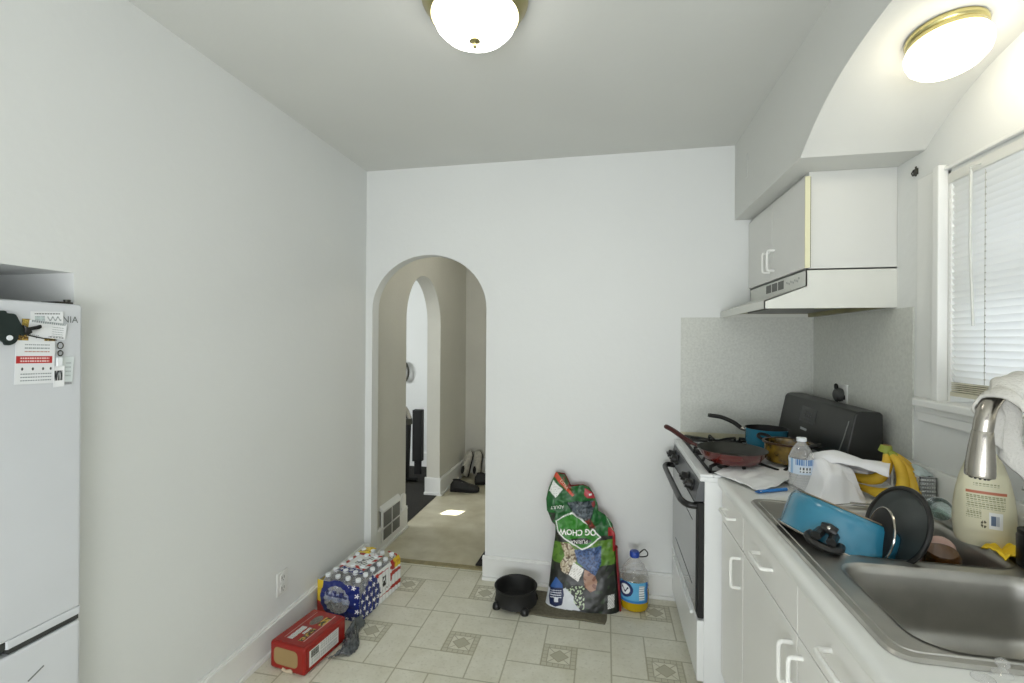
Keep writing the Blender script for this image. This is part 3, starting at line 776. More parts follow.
# ================================================================== STOVE
SY0, SY1 = 2.056, 2.790
def stove():
    t = thing('gas_stove', 'white gas range with black oven door and backguard in the corner', 'stove', (.74, 2.42, 0))
    b = B(); b.box(.405, 1.085, SY0, SY1, .03, .884)
    for x in (.45, 1.03):
        for y in (SY0 + .05, SY1 - .05): b.lathe([(.015, 0), (.015, .03)], 10, T(x, y, 0))
    b.build('body', 'white', t, smooth=False, bevel=.003)
    # cooktop with raised rim
    b = B()
    b.box(.386, 1.085, SY0 - .002, SY1, .884, .903)
    b.box(.386, .440, SY0 - .002, SY1, .903, .915); b.box(.440, 1.0, SY0 - .002, SY0 + .025, .903, .915); b.box(.440, 1.0, SY1 - .03, SY1, .903, .915); b.box(.985, 1.085, SY0 - .002, SY1, .903, .915)
    ct = b.build('cooktop', 'white', t, smooth=False, bevel=.005, seg=3)
    # riser under guard
    b = B(); b.prism([(.955, .915), (1.085, .915), (1.085, 1.01), (.97, 1.01)], 'y', SY0 + .004, SY1 - .004); b.build('riser', 'white', t, smooth=False, bevel=.004)
    # backguard
    b = B()
    prof = [(.922, .998), (.958, 1.178), (.968, 1.190), (.985, 1.194), (1.045, 1.194), (1.056, 1.184), (1.06, .97), (.945, .97), (.928, .98)]
    b.prism(prof, 'y', SY0 + .004, SY1 - .004)
    g = b.build('backguard', 'guard', t, bevel=.005, seg=3, angle=30)
    def gf(u, z): # point on sloped front
        k = (z - .998) / .18; return (.922 + .036 * k - .0015, u, z)
    def quad(b, ya, yb, za, zb, off=0):
        vs = [b._v((gf(y, z)[0] - off, y, z)) for y, z in ((ya, za), (yb, za), (yb, zb), (ya, zb))]; b.bm.faces.new(vs)
    b = B(); quad(b, 2.375, 2.545, 1.085, 1.155); b.build('display', 'led', g, smooth=False)
    b = B(); quad(b, 2.44, 2.51, 1.045, 1.056)
    b.build('badge', 'lightgrey', g, smooth=False)
    b = B()
    for j in range(3):
        for k in range(4): quad(b, 2.42 + k * .022, 2.43 + k * .022, 1.10 + j * .014, 1.104 + j * .014, .001)
    b.build('marking', mat('button_marks', '#4e5255', .5, var=.1), g, smooth=False)
    b = B(); b.tube([gf(2.115, 1.02), gf(2.10, 1.08), gf(2.09, 1.15)], .0022, 6); b.build('chrome_edge', mat('soft_edge', '#70726f', .4, var=.1), g)
    # control panel (sloped)
    b = B(); b.prism([(.386, .884), (.366, .800), (.405, .800), (.405, .884)], 'y', SY0, SY1); b.build('control_panel', 'panel', t, smooth=False, bevel=.003)
    nrm = Vector((-1, 0, .24)).normalized()
    for y in (2.705, 2.59, 2.265, 2.15):
        c = Vector((.374, y, .842)); mx = axis_mtx(c, nrm, (0, 1, 0))
        b = B(); b.lathe([(.027, .0), (.027, .006), (.021, .010), (.020, .030), (.017, .033), (0, .033)], 24, mx); k = b.build('knob', 'black', t)
        b = B(); b.box(-.019, .019, -.005, .005, .028, .042, mx); b.build('knob_grip', 'black', k, bevel=.002)
        b = B(); b.box(.004, .017, -.0015, .0015, .0415, .0428, mx); b.build('knob_mark', 'lightgrey', k)
    # door
    b = B(); b.box(.380, .405, SY0 + .002, SY1 - .002, .315, .795); d = b.build('oven_door', 'blackm', t, smooth=False, bevel=.004)
    b = B(); b.box(.3785, .381, SY0 + .045, SY1 - .006, .325, .77); b.build('glass', 'oven', d, smooth=False)
    for zl in (.40, .68):
        b = B(); b.box(.377, .379, SY0 + .12, SY1 - .12, zl, zl + .002); b.build('trim_line', 'grey_txt', d, smooth=False)
    b = B()
    b.tube(smooth_path([(.380, SY0 + .03, .772), (.345, SY0 + .035, .775), (.327, SY0 + .075, .777), (.322, SY0 + .15, .778), (.322, SY1 - .15, .778), (.327, SY1 - .075, .777), (.345, SY1 - .035, .775), (.380, SY1 - .03, .772)], 5), .0125, 12, flat=1.15); b.build('handle', 'black', d)
    b = B(); b.box(.378, .406, SY0 + .002, SY1 - .002, .055, .305); b.box(.366, .38, SY0 + .10, SY1 - .1, .278, .292); b.build('drawer', 'white', t, smooth=False, bevel=.004)
    # burners + grates
    for bx, by in ((.565, 2.245), (.565, 2.60), (.85, 2.245), (.85, 2.60)):
        b = B(); b.lathe([(.07, .0), (.072, .004), (.045, .006), (.042, .014), (.02, .016), (0, .016)], 24, T(bx, by, .903)); b.build('burner', 'blackm', t)
        b = B(); h = .947; s = .135
        for a0, a1, c0, c1 in ((-s, s, -s, -s), (-s, s, s, s), (-s, -s, -s, s), (s, s, -s, s)):
            b.box(bx + a0 - .005, bx + a1 + .005, by + c0 * 1.22 - .005, by + c1 * 1.22 + .005, h - .032, h - .022)
        for k in range(4):
            a = PI / 4 + k * PI / 2; dx, dy = math.cos(a), math.sin(a)
            b.tube([(bx + dx * s * 1.38, by + dy * s * 1.6, .907), (bx + dx * s * 1.36, by + dy * s * 1.58, h - .008), (bx + dx * .10, by + dy * .11, h), (bx + dx * .035, by + dy * .035, h)], .0072, 6)
        for dx, dy in ((1, 0), (-1, 0), (0, 1), (0, -1)):
            b.tube([(bx + dx * s, by + dy * s * 1.22, h - .027), (bx + dx * s * .9, by + dy * s * 1.1, h), (bx + dx * .04, by + dy * .04, h)], .0072, 6)
        b.build('grate', 'iron', t)
stove()

# ================================================================== PANS ON THE STOVE
def pans():
    # red frying pan
    c = Vector((.535, 2.165, .953))
    t = thing('frying_pan', 'dark red frying pan with maroon handle on the front burner', 'pan', c)
    mx = T(*c)
    b = B(); b.lathe([(0, 0), (.100, .0), (.108, .004), (.128, .03), (.139, .050), (.141, .052)], 48, mx, cap=False); b.build('outer_wall', 'red', t)
    b = B(); b.lathe([(.141, .0522), (.138, .0524), (.134, .049), (.121, .027), (.104, .009), (0, .0065)], 48, mx, cap=False); b.build('cooking_surface', 'nonstick', t)
    b = B(); p = [(.413, 2.245, .993), (.385, 2.262, 1.003), (.35, 2.30, 1.022), (.315, 2.345, 1.042), (.288, 2.38, 1.052)]
    b.tube(smooth_path(p, 6), [.0095] * 6 + [.0135] * 18 + [.012], 10, flat=.85); b.build('handle', 'maroon', t)
    # blue saucepan
    c = Vector((.768, 2.475, .953))
    t = thing('saucepan', 'blue saucepan with long black handle on the rear burner', 'pan', c); mx = T(*c)
    b = B(); b.lathe([(0, 0), (.078, 0), (.086, .006), (.092, .03), (.094, .092), (.096, .095)], 40, mx, cap=False); b.build('outer_wall', 'blue', t)
    b = B(); b.lathe([(.096, .0952), (.092, .0952), (.0905, .09), (.088, .03), (.08, .006), (0, .005)], 40, mx, cap=False); b.build('inner_wall', 'blackm', t)
    b = B(); p = [(.683, 2.50, 1.035), (.66, 2.507, 1.04), (.63, 2.515, 1.062), (.58, 2.53, 1.083), (.535, 2.545, 1.088), (.515, 2.55, 1.09)]
    b.tube(smooth_path(p, 6), [.009] * 6 + [.0125] * 22 + [.011] * 3, 10, flat=.85); b.build('handle', 'black', t)
    b = B(); b.tube([(.689, 2.498, 1.03), (.66, 2.506, 1.038)], .010, 8); b.build('handle_ferrule', 'chrome', t)
    # amber glass pot
    c = Vector((.762, 2.185, .953))
    t = thing('glass_pot', 'amber glass pot with dark rim and handles at the middle of the stove', 'pot', c); mx = T(*c)
    b = B(); b.lathe([(0, 0), (.07, 0), (.083, .008), (.088, .03), (.089, .08), (.092, .084), (.088, .086), (.085, .08), (.084, .03), (.079, .01), (0, .008)], 40, mx, cap=False); b.build('bowl', 'amber', t)
    b = B(); b.lathe([(.086, .0), (.096, .0), (.098, .004), (.094, .008), (.086, .007)], 40, T(c.x, c.y, c.z + .082), cap=False); b.build('rim_band', mat('dark_metal_rim', '#4a3426', .3, metal=.6, var=.2), t)
    b = B(); b.lathe([(0, 0), (.083, 0), (.083, .003), (0, .004)], 32, T(c.x, c.y, c.z + .045)); b.build('contents', mat('dark_liquid', '#3a2a12', .15, var=.3), t)
    for sg in (-1, 1):
        d = Vector((-.62 * sg, .78 * sg, 0)); s = Vector((d.y, -d.x, 0)); q = c + Vector((0, 0, .08))
        b = B(); b.tube(smooth_path([q + d * .088 + s * .028, q + d * .115 + s * .03 + Vector((0, 0, .012)), q + d * .128 + Vector((0, 0, .018)), q + d * .115 - s * .03 + Vector((0, 0, .012)), q + d * .088 - s * .028], 5), .007, 8); b.build('handle', 'blackm', t)
    # glass lid lying behind the towel
    c = Vector((.875, 2.20, .951))
    t = thing('pot_lid', 'clear glass lid with black rim lying by the stove backguard', 'lid', c); mx = T(*c)
    b = B(); b.lathe([(.084, .002), (.075, .010), (.045, .022), (0, .027)], 36, mx, cap=False); b.build('glass', 'glassgreen', t)
    b = B(); b.tube([(c.x + .086 * math.cos(a), c.y + .086 * math.sin(a), c.z + .003) for a in [2 * PI * k / 36 for k in range(36)]], .004, 8, closed=True); b.build('rim_band', 'blackm', t)
pans()

# ================================================================== COUNTER ITEMS
def bottle_small(name, label, loc, r, h, group=None):
    t = thing(name, label, 'bottle', loc, group); mx = T(*loc)
    p = [(0, .004), (r * .7, .0), (r * .93, .004), (r, .015)]
    z = .015
    while z < h * .62:
        z += h * .035; p += [(r * .965, z), (r, z + h * .012)]; z += h * .012
    p += [(r * .97, h * .66), (r * .8, h * .76), (r * .5, h * .86), (r * .36, h * .89), (r * .34, h * .93), (r * .33, h * .95)]
    b = B(); b.lathe(p, 32, mx, cap=False); b.build('bottle_body', 'clearb', t)
    b = B(); b.lathe([(r * .40, h * .93), (r * .42, h * .935), (r * .42, h * .995), (r * .38, h), (0, h)], 24, mx); b.build('cap', 'cap', t)
    return t
def counter_items():
    t = bottle_small('water_bottle', 'clear water bottle with white cap standing on the counter by the stove', (.722, 1.935, .9115), .040, .195)
    def fl(u, v):
        a = PI * .72 + u * PI * 1.25; return Vector((.722 + .0422 * math.cos(a), 1.935 + .0422 * math.sin(a), .9115 + .065 + .055 * v))
    def pt(u, v):
        if .05 < u < .30 and abs(v - .5) < .42:
            return hexc('#23425f') if ((u - .17) ** 2 / .006 + (v - .5) ** 2 / .09) < 1 and int(u * 60 + v * 9) % 3 else hexc('#dfe6ee')
        if .3 <= u < .36: return hexc('#8fb4d8')
        if v > .62 and .42 < u < .8: return hexc('#3f78b8') if int(u * 70) % 3 else hexc('#d6e0ea')
        if .15 < v < .5 and .5 < u < .74: return hexc('#1f2a36') if (int(u * 30) % 2 and int(v * 12) % 3) else hexc('#e6eaee')
        return hexc('#cfdceb')
    b = B(); b.grid(fl, 90, 24, pt); b.build('label_band', 'print', t)
    # sheet of paper lying across stove edge
    A, B_, C, D = Vector((.442, 2.06, .9225)), Vector((.70, 2.30, .9585)), Vector((.79, 2.085, .9305)), Vector((.555, 1.845, .9145))
    def f(u, v):
        p = A.lerp(B_, u).lerp(D.lerp(C, u), v)
        z = max(.9135, p.z) + .009 * abs(noise.noise(Vector((u * 3.5, v * 3.5, 1)))) + .003 * noise.noise(Vector((u * 9, v * 9, 4)))
        if p.y > 2.05: z = max(z, .918)
        q = .004 * abs(math.sin(u * 3.2 + v * 2))
        e = .012 * math.sin(v * 9) * (u * (1 - u)) + .02 * math.sin(u * 7) * v * v * .6
        return Vector((p.x + e, p.y + e, z + q))
    b = B(); b.grid(f, 40, 40); tag(b.build('paper_sheet', 'paper', None, solid=.0008), 'crumpled white paper sheet lying across the counter corner and stove edge', 'paper')
    # blue pen
    t = thing('marker_pen', 'blue pen lying on the white counter beside the sink', 'pen', (.6, 1.876, .9165)); a = Vector((.535, 1.845, .9175)); c = Vector((.662, 1.905, .9175)); d = (c - a)
    b = B(); b.tube([a + d * .12, a + d * .97, c], [.0062, .0062, .0055], 12); b.build('barrel', 'pen', t)
    b = B(); b.tube([a, a + d * .05, a + d * .12], [.0012, .0035, .006], 12); b.build('tip', mat('pen_tip', '#235f9e', .4, var=.1), t)
    # white cloth heaped over bananas
    def f(u, v):
        # u along the counter (left-front to right-back), v from near (front) to far
        x = .700 + (.155 + .08 * v) * u + .02 * math.sin(v * 4)
        y = 1.74 + .33 * v + .03 * u * (1 - v)
        e = min(u, 1 - u, v, 1 - v)
        hgt = .115 * (math.sin(PI * min(1, max(0, v * .95 + .05))) ** .8) * (.55 + .45 * math.sin(PI * (u * .9 + .1))) * min(1, e * 5 + .04)
        hgt += .014 * noise.noise(Vector((u * 5, v * 5, 7))) * min(1, e * 6) + .006 * math.sin(u * 14 + v * 9) * min(1, e * 6)
        if u > .55 and v < .45: hgt *= .25 + .75 * max(0, 1 - (u - .55) * 2.2) if v < .3 else 1
        if y > 2.045: pass
        return Vector((x, y - .0, .9135 + max(0, hgt)))
    # rolled edge over the bananas
    def g(u, v):
        s = (v - .3) * PI * 1.35
        r = .045 + .012 * math.sin(u * 7)
        p = Vector((.77 + .205 * u, 1.985 - .125 * u, .990 + .02 * math.sin(u * PI)))
        n = Vector((.5, .85, 0)).normalized()
        return p + n * (-math.cos(s) * r * 1.2) * -1 + Vector((0, 0, math.sin(s) * r * .75 + .01)) + Vector((0, 0, .005 * noise.noise(Vector((u * 6, v * 6, 2)))))
    t = thing('cloth_towel', 'white cloth heaped around the bananas on the counter', 'cloth', (.85, 1.93, .91))
    b = B(); b.grid(f, 60, 60); b.build('heap', 'cloth', t, solid=.002)
    b = B(); b.grid(g, 40, 40); b.build('fold', 'cloth', t, solid=.003)
    # bananas
    crown = Vector((.985, 1.905, 1.085))
    t = thing('banana_bunch', 'bunch of ripe yellow bananas with green stalk beside the white cloth', 'bananas', crown)
    b = B(); b.tube([crown + Vector((-.002, .002, -.012)), crown + Vector((0, 0, .0)), crown + Vector((.001, 0, .012))], [.021, .019, .017], 12); b.build('crown', 'bgreen', t)
    b = B(); b.lathe([(0, 0), (.016, 0), (.015, .002), (0, .0025)], 12, T(crown.x + .001, crown.y, crown.z + .011)); b.build('cut_end', mat('dry_cut', '#8a6a34', .8, var=.3), t)
    ends = [((1.0, 1.845, 1.03), (.985, 1.815, .965), (.94, 1.86, .938), (.90, 1.945, .945)),
            ((1.02, 1.835, 1.02), (1.01, 1.795, .95), (.955, 1.82, .934), (.91, 1.905, .934)),
            ((1.03, 1.85, 1.02), (1.035, 1.81, .95), (.995, 1.795, .934), (.94, 1.835, .934)),
            ((.975, 1.88, 1.03), (.945, 1.875, .985), (.915, 1.92, .97), (.89, 1.985, .975)),
            ((1.035, 1.87, 1.03), (1.05, 1.84, .97), (1.04, 1.815, .945), (1.01, 1.785, .934))]
    for e in ends:
        pts = [crown + Vector((0, 0, -.006)), crown.lerp(Vector(e[0]), .35) + Vector((0, 0, .004))] + [Vector(q) for q in e]
        P = smooth_path(pts, 7); n = len(P)
        k = 9
        b = B(); rr = [interp(i / (n - 1), [(0, .007), (.2, .009), (.38, .0175), (.6, .020), (.82, .017), (.95, .008), (1, .005)]) for i in range(n)]
        b.tube(P[k - 1:], rr[k - 1:], 10); bn = b.build('banana', 'banana', t)
        b = B(); b.tube(P[:k], rr[:k], 8); b.build('stalk', 'bgreen', bn)
        b = B(); b.tube([P[-1], P[-1] + (P[-1] - P[-2]).normalized() * .007], [.0055, .004], 8); b.build('tip', 'bbrown', bn)
    # small white basket with square holes behind the bananas
    t = thing('plastic_basket', 'small white basket with square holes and dark lining behind the bananas', 'basket', (1.045, 1.845, .911))
    b = B()
    x0, x1, y0, y1, z0, z1 = 1.022, 1.070, 1.785, 1.93, .9115, 1.02
    b.box(x0, x1, y0, y1, z0, z0 + .004)
    for k in range(9):
        z = z0 + .002 + k * .0125
        for (a0, a1, c0, c1) in ((x0, x1, y0, y0 + .002), (x0, x1, y1 - .002, y1), (x0, x0 + .002, y0, y1), (x1 - .002, x1, y0, y1)): b.box(a0, a1, c0, c1, z, z + .006)
    n = 6
    for k in range(n + 1):
        x = x0 + (x1 - x0 - .005) * k / n; b.box(x, x + .005, y0, y0 + .002, z0, z1); b.box(x, x + .005, y1 - .002, y1, z0, z1)
    for k in range(13):
        y = y0 + (y1 - y0 - .005) * k / 12; b.box(x0, x0 + .002, y, y + .005, z0, z1); b.box(x1 - .002, x1, y, y + .005, z0, z1)
    b.build('basket_mesh', 'crate', t, smooth=False)
    b = B(); b.box(x0 + .004, x1 - .004, y0 + .004, y1 - .004, z0 + .005, z1 - .002); b.build('lining', 'blackm', t, smooth=False)
    b = B()
    b.grid(lambda u, v: Vector((x0 + (x1 - x0) * u, y0 + .01 + (y1 - y0 - .02) * v, z1 + .022 * math.sin(PI * v) * (.5 + .5 * math.sin(PI * u)) + .006 * noise.noise(Vector((u * 5, v * 7, 2))))), 14, 20)
    tag(b.build('folded_rag', mat('pale_blue_rag', '#b7c4c4', .9, var=.2, vscale=30), None, solid=.002), 'pale blue rag lying on top of the small white basket', 'rag')
    # knife / spoon handles under the cloth
    b = B(); b.tube(smooth_path([(.79, 1.80, .917), (.82, 1.775, .922), (.86, 1.745, .93), (.885, 1.725, .937)], 4), .006, 8, flat=.5)
    tag(b.build('spoon_handle', 'chrome'), 'metal spoon handle poking out between the cloth and the big blue pot', 'spoon')
    # soap refill bottle
    c = Vector((1.010, 1.500, .9175)); t = thing('soap_bottle', 'large pale yellow dish soap bottle with back label behind the faucet', 'bottle', c)
    ax = Vector((.86, -.40, 0)).normalized(); bx = Vector((-ax.y, ax.x, 0))
    prof = [(0, .050), (.006, .057), (.02, .061), (.06, .064), (.10, .0625), (.14, .058), (.18, .050), (.215, .040), (.24, .029), (.255, .019), (.275, .015), (.29, .015)]
    def sb(u, v, k=1.0, off=0.):
        z = .29 * v; w = interp(z, prof) * k + off; d = min(w, .030 + off) * (1 if z < .2 else .9)
        a = 2 * PI * u; ca, sa = math.cos(a), math.sin(a)
        e = .75
        return c + ax * (w * math.copysign(abs(ca) ** e, ca)) + bx * (d * math.copysign(abs(sa) ** e, sa)) + Vector((0, 0, z))
    b = B(); b.grid(sb, 56, 48, wrapu=True); b.bm.faces.new([v for v in b.bm.verts if abs(v.co.z - c.z) < 1e-6]) if False else None
    b.build('bottle_body', 'soap', t)
    b = B(); b.lathe([(.019, .285), (.019, .312), (.012, .318), (.008, .34), (0, .341)], 20, T(*c)); b.build('cap', 'cap', t)
    def lb(u, v):
        x = (u - .5) * .088; z = .045 + .15 * v
        w = interp(z, prof); d = min(w, .030)
        k = min(1, abs(x) / w); yy = d * (1 - k ** (2 / .75)) ** (.75 / 2)
        return c + ax * x - bx * (yy + .0012) + Vector((0, 0, z))
    def lp(u, v):
        base = (*hexc('#d8d4b6'), 1)
        cx, cy = u, v
        g = (*hexc('#8b8d62'), 1)
        if .64 < v < .70 and .05 < u < .95: return (*hexc('#b86a4a'), 1)
        if .76 < v < .84 and abs(u - .5) < .28: return g if int(v * 60) % 2 and int(u * 50) % 4 else base
        if .36 < v < .62 and .06 < u < .92: return g if int(v * 55) % 2 and int(u * 61 + v * 13) % 5 else base
        if .20 < v < .36 and .06 < u < .40: return g if int(v * 55) % 2 and int(u * 61 + v * 13) % 4 else base
        if .04 < v < .34 and .56 < u < .86:
            if .10 < v < .28 and .60 < u < .80: return (*hexc('#5a6c86'), 1) if int(u * 130) % 3 else (*hexc('#e9ebe8'), 1)
            return (*hexc('#e9ebe8'), 1)
        if .04 < v < .18 and .38 < u < .52:
            r = math.hypot((u - .45) * 1.0, (v - .11)); return (*hexc('#4f4c34'), 1) if .025 < r < .07 and int(math.atan2(v - .11, u - .45) * 2) % 3 else base
        return base
    b = B(); b.grid(lb, 90, 100, lp); b.build('back_label', 'print', t)
    # yellow cloth
    def f(u, v):
        x = .975 + .085 * u; y = 1.455 - .075 * v + .02 * u
        z = .921 + .012 * abs(math.sin(u * 5 + v * 3)) + .012 * noise.noise(Vector((u * 4, v * 4, 5))) * 1.0 + .01 * v * u
        return Vector((x, y, max(.9195, z)))
    b = B(); b.grid(f, 30, 24); tag(b.build('yellow_cloth', 'sponge', None, solid=.003), 'bright yellow cleaning cloth crumpled on the sink rim below the soap', 'cloth')
    # black cup at the far right
    t = thing('black_canister', 'black canister standing on the sink rim beside the yellow cleaning cloth', 'canister', (1.0, 1.395, .917))
    b = B(); b.lathe([(0, 0), (.030, 0), (.033, .004), (.033, .075), (.030, .08), (0, .08)], 24, T(1.024, 1.362, .9175)); b.build('can_body', 'black', t)
    b = B(); b.lathe([(.0, .08), (.031, .08), (.031, .09), (.0, .092)], 24, T(1.024, 1.362, .9175)); b.build('lid', 'blackm', t)
    # small clear plastic cap at the bottom
    t = thing('plastic_cap', 'small clear plastic cap on the counter at the near sink rim', 'stopper', (.64, .914, .912))
    b = B(); b.lathe([(.014, 0), (.0135, .003), (.006, .006), (.005, .012), (.009, .016), (.009, .022), (.004, .026), (0, .026)], 20, T(.645, .917, .914), cap=False); b.build('cap_body', 'clear', t)
    b = B(); b.lathe([(.016, 0), (.015, .003), (0, .004)], 16, T(.61, .905, .9105)); tag(b.build('plastic_disc', 'clear'), 'flat clear plastic disc on the counter beside the clear cap', 'disc')
counter_items()

# ================================================================== DISHES IN SINK
VD = Vector((.392, .877, -.28)).normalized()   # roughly away from the viewer and down
def dishes():
    # big blue pot tilted mouth-down into the far bowl
    view = Vector((.655, 1.47, -.475)).normalized()
    dn = Vector((-.337, -.067, -.94)); dn = (dn - view * dn.dot(view)).normalized()     # axis from base to mouth
    c = Vector((.674, 1.50, .983))
    t = thing('stock_pot', 'big turquoise pot lying tilted mouth-down in the far sink bowl', 'pot', c)
    side = dn.cross(view).normalized()
    mx = axis_mtx(c, dn, side); r = .137
    b = B(); b.lathe([(0, 0), (r - .022, 0), (r - .009, .004), (r - .002, .014), (r, .03), (r + .001, .098), (r + .006, .104)], 56, mx, cap=False); b.build('outer_wall', 'blue', t)
    b = B(); b.lathe([(r + .006, .1042), (r + .002, .106), (r - .003, .10), (r - .004, .03), (r - .02, .005), (0, .004)], 56, mx, cap=False); b.build('inner_wall', 'blackm', t)
    b = B(); b.tube([mx @ Vector(((r + .006) * math.cos(a), (r + .006) * math.sin(a), .105)) for a in [2 * PI * k / 56 for k in range(56)]], .0028, 6, closed=True); b.build('rim_band', 'chrome', t)
    b = B(); b.lathe([(r - .03, -.003), (r - .02, -.003), (r - .018, .0)], 48, mx, cap=True); b.build('base_plate', mat('pot_base', '#9a8c74', .4, metal=.5, var=.2), t)
    for sg in (0,):
        # handle on the side that faces the camera
        inv = mx.inverted().to_3x3(); tc = inv @ (-view * .95 + Vector((-.10, 0, 0))); a = math.atan2(tc.y, tc.x) + R(2)
        def hp(da, rr, z): return mx @ Vector(((r + rr) * math.cos(a + da), (r + rr) * math.sin(a + da), z))
        b = B()
        b.tube(smooth_path([hp(-.24, .004, .092), hp(-.22, .026, .102), hp(-.1, .038, .110), hp(.1, .038, .110), hp(.22, .026, .102), hp(.24, .004, .092)], 6), .011, 10, flat=.8)
        b.tube([hp(-.11, .002, .075), hp(-.10, .04, .092)], .012, 8); b.tube([hp(.11, .002, .075), hp(.10, .04, .092)], .012, 8)
        q = [hp(da, .012, .060 + k) for da, k in ((-.1, 0), (.1, 0))]
        b.tube([hp(-.10, .004, .066), hp(0, .008, .062), hp(.10, .004, .066)], .014, 10)
        h = b.build('handle', 'black', t)
        b = B(); b.lathe([(0, 0), (.005, 0), (.004, .003), (0, .004)], 10, axis_mtx(hp(0, .021, .060), (hp(0, .03, .06) - hp(0, 0, .06)))); b.build('rivet', 'chrome', h)
    # dark frying pan standing on edge
    n = Vector((-.93, -.12, .34)).normalized()      # inner face looks to the left and up
    c = Vector((.772, 1.418, .972))
    t = thing('skillet', 'dark grey non-stick skillet standing on edge in the far sink bowl', 'pan', c)
    mx = axis_mtx(c, n, (.2, .35, 1)) @ Matrix.Scale(.80, 4)
    b = B(); b.lathe([(0, -.006), (.10, -.006), (.112, 0), (.122, .018), (.126, .024)], 48, mx, cap=False); b.build('outer_wall', 'black', t)
    b = B(); b.tube([mx @ Vector((.127 * math.cos(a), .127 * math.sin(a), .02)) for a in [2 * PI * k / 56 for k in range(56)]], .0065, 8, closed=True); b.build('rim_band', 'black', t)
    b = B(); b.lathe([(.126, .0243), (.122, .0245), (.117, .018), (.105, .003), (.098, .0), (0, 0)], 48, mx, cap=False); b.build('cooking_surface', mat('grey_nonstick', '#4b504f', .35, var=.2, vscale=20), t)
    b = B(); b.tube([mx @ Vector((-.122, 0, .018)), mx @ Vector((-.15, 0, .024)), mx @ Vector((-.19, .0, .03))], [.011, .012, .011], 10, flat=.6); b.build('handle', 'blackm', t)
    # black lid with bright rim, between pot and skillet
    n = Vector((-.97, .10, .22)).normalized(); c = Vector((.714, 1.404, .958)); mx = axis_mtx(c, n, (0, 0, 1)) @ Matrix.Scale(.78, 4)
    t = thing('pan_lid', 'small black lid with bright steel rim leaning between blue pot and skillet', 'lid', c)
    b = B(); b.lathe([(0, .012), (.05, .009), (.085, 0), (.088, -.002)], 44, mx, cap=False); b.build('disc', 'blackm', t, solid=.002)
    b = B(); b.tube([mx @ Vector((.088 * math.cos(a), .088 * math.sin(a), -.001)) for a in [2 * PI * k / 44 for k in range(44)]], .0028, 6, closed=True); b.build('rim_band', 'chrome', t)
    # green glass
    t = thing('drinking_glass', 'pale green drinking glass lying on the sink rim beside the soap bottle', 'glass', (.94, 1.62, .95)); mx = axis_mtx((1.005, 1.655, .952), (-.55, -.75, .30))
    b = B(); b.lathe([(0, .004), (.024, .0), (.028, .004), (.033, .075), (.031, .075), (.026, .008), (0, .008)], 28, mx, cap=False); b.build('glass_wall', 'glassgreen', t)
    # pink cup and brown glass inside the bowl
    t = thing('plastic_cup', 'pink plastic cup lying in the far sink bowl behind the skillet', 'cup', (.9, 1.5, .83)); mx = axis_mtx((.905, 1.49, .902), (.30, .75, -.55))
    b = B(); b.lathe([(0, 0), (.028, 0), (.032, .004), (.044, .095), (.041, .095), (.03, .006), (0, .005)], 30, mx, cap=False); b.build('cup_wall', 'pink', t)
    b = B(); b.lathe([(0, .0), (.008, .0), (.008, .003), (0, .004)], 12, axis_mtx(mx @ Vector((.0, .0, .0)), mx.to_3x3() @ Vector((0, 0, -1)))); b.build('white_spot', 'cap', t)
    t = thing('brown_glass', 'brown amber glass standing in the far sink bowl below the pink cup', 'glass', (.86, 1.42, .8)); mx = axis_mtx((.868, 1.425, .918), (.12, .22, -.95))
    b = B(); b.lathe([(0, 0), (.032, 0), (.038, .01), (.042, .07), (.040, .07), (.034, .012), (0, .008)], 30, mx, cap=False); b.build('glass_wall', 'brownglass', t)
    # white plate low in the bowl
    mx = axis_mtx((.88, 1.42, .79), (-.1, -.2, .97))
    b = B(); b.lathe([(0, 0), (.05, 0), (.062, .004), (.085, .014), (.086, .016), (.06, .007), (0, .003)], 40, mx, cap=False)
    tag(b.build('dinner_plate', 'white'), 'white plate lying at the bottom of the far sink bowl', 'plate')
    # fork behind the pot
    b = B(); P0 = Vector((.735, 1.70, .935)); P1 = Vector((.80, 1.60, .975))
    b.tube([P0, P0.lerp(P1, .5) + Vector((0, 0, .004)), P1], [.004, .005, .008], 8, flat=.4)
    for k in range(4): b.tube([P1 + Vector((.004 * (k - 1.5), .003 * (k - 1.5), 0)), P1 + Vector((.03 + .005 * (k - 1.5), -.025 + .005 * (k - 1.5), .008))], .0013, 5)
    tag(b.build('fork', 'chrome'), 'metal fork resting behind the base of the turquoise pot', 'fork')
dishes()

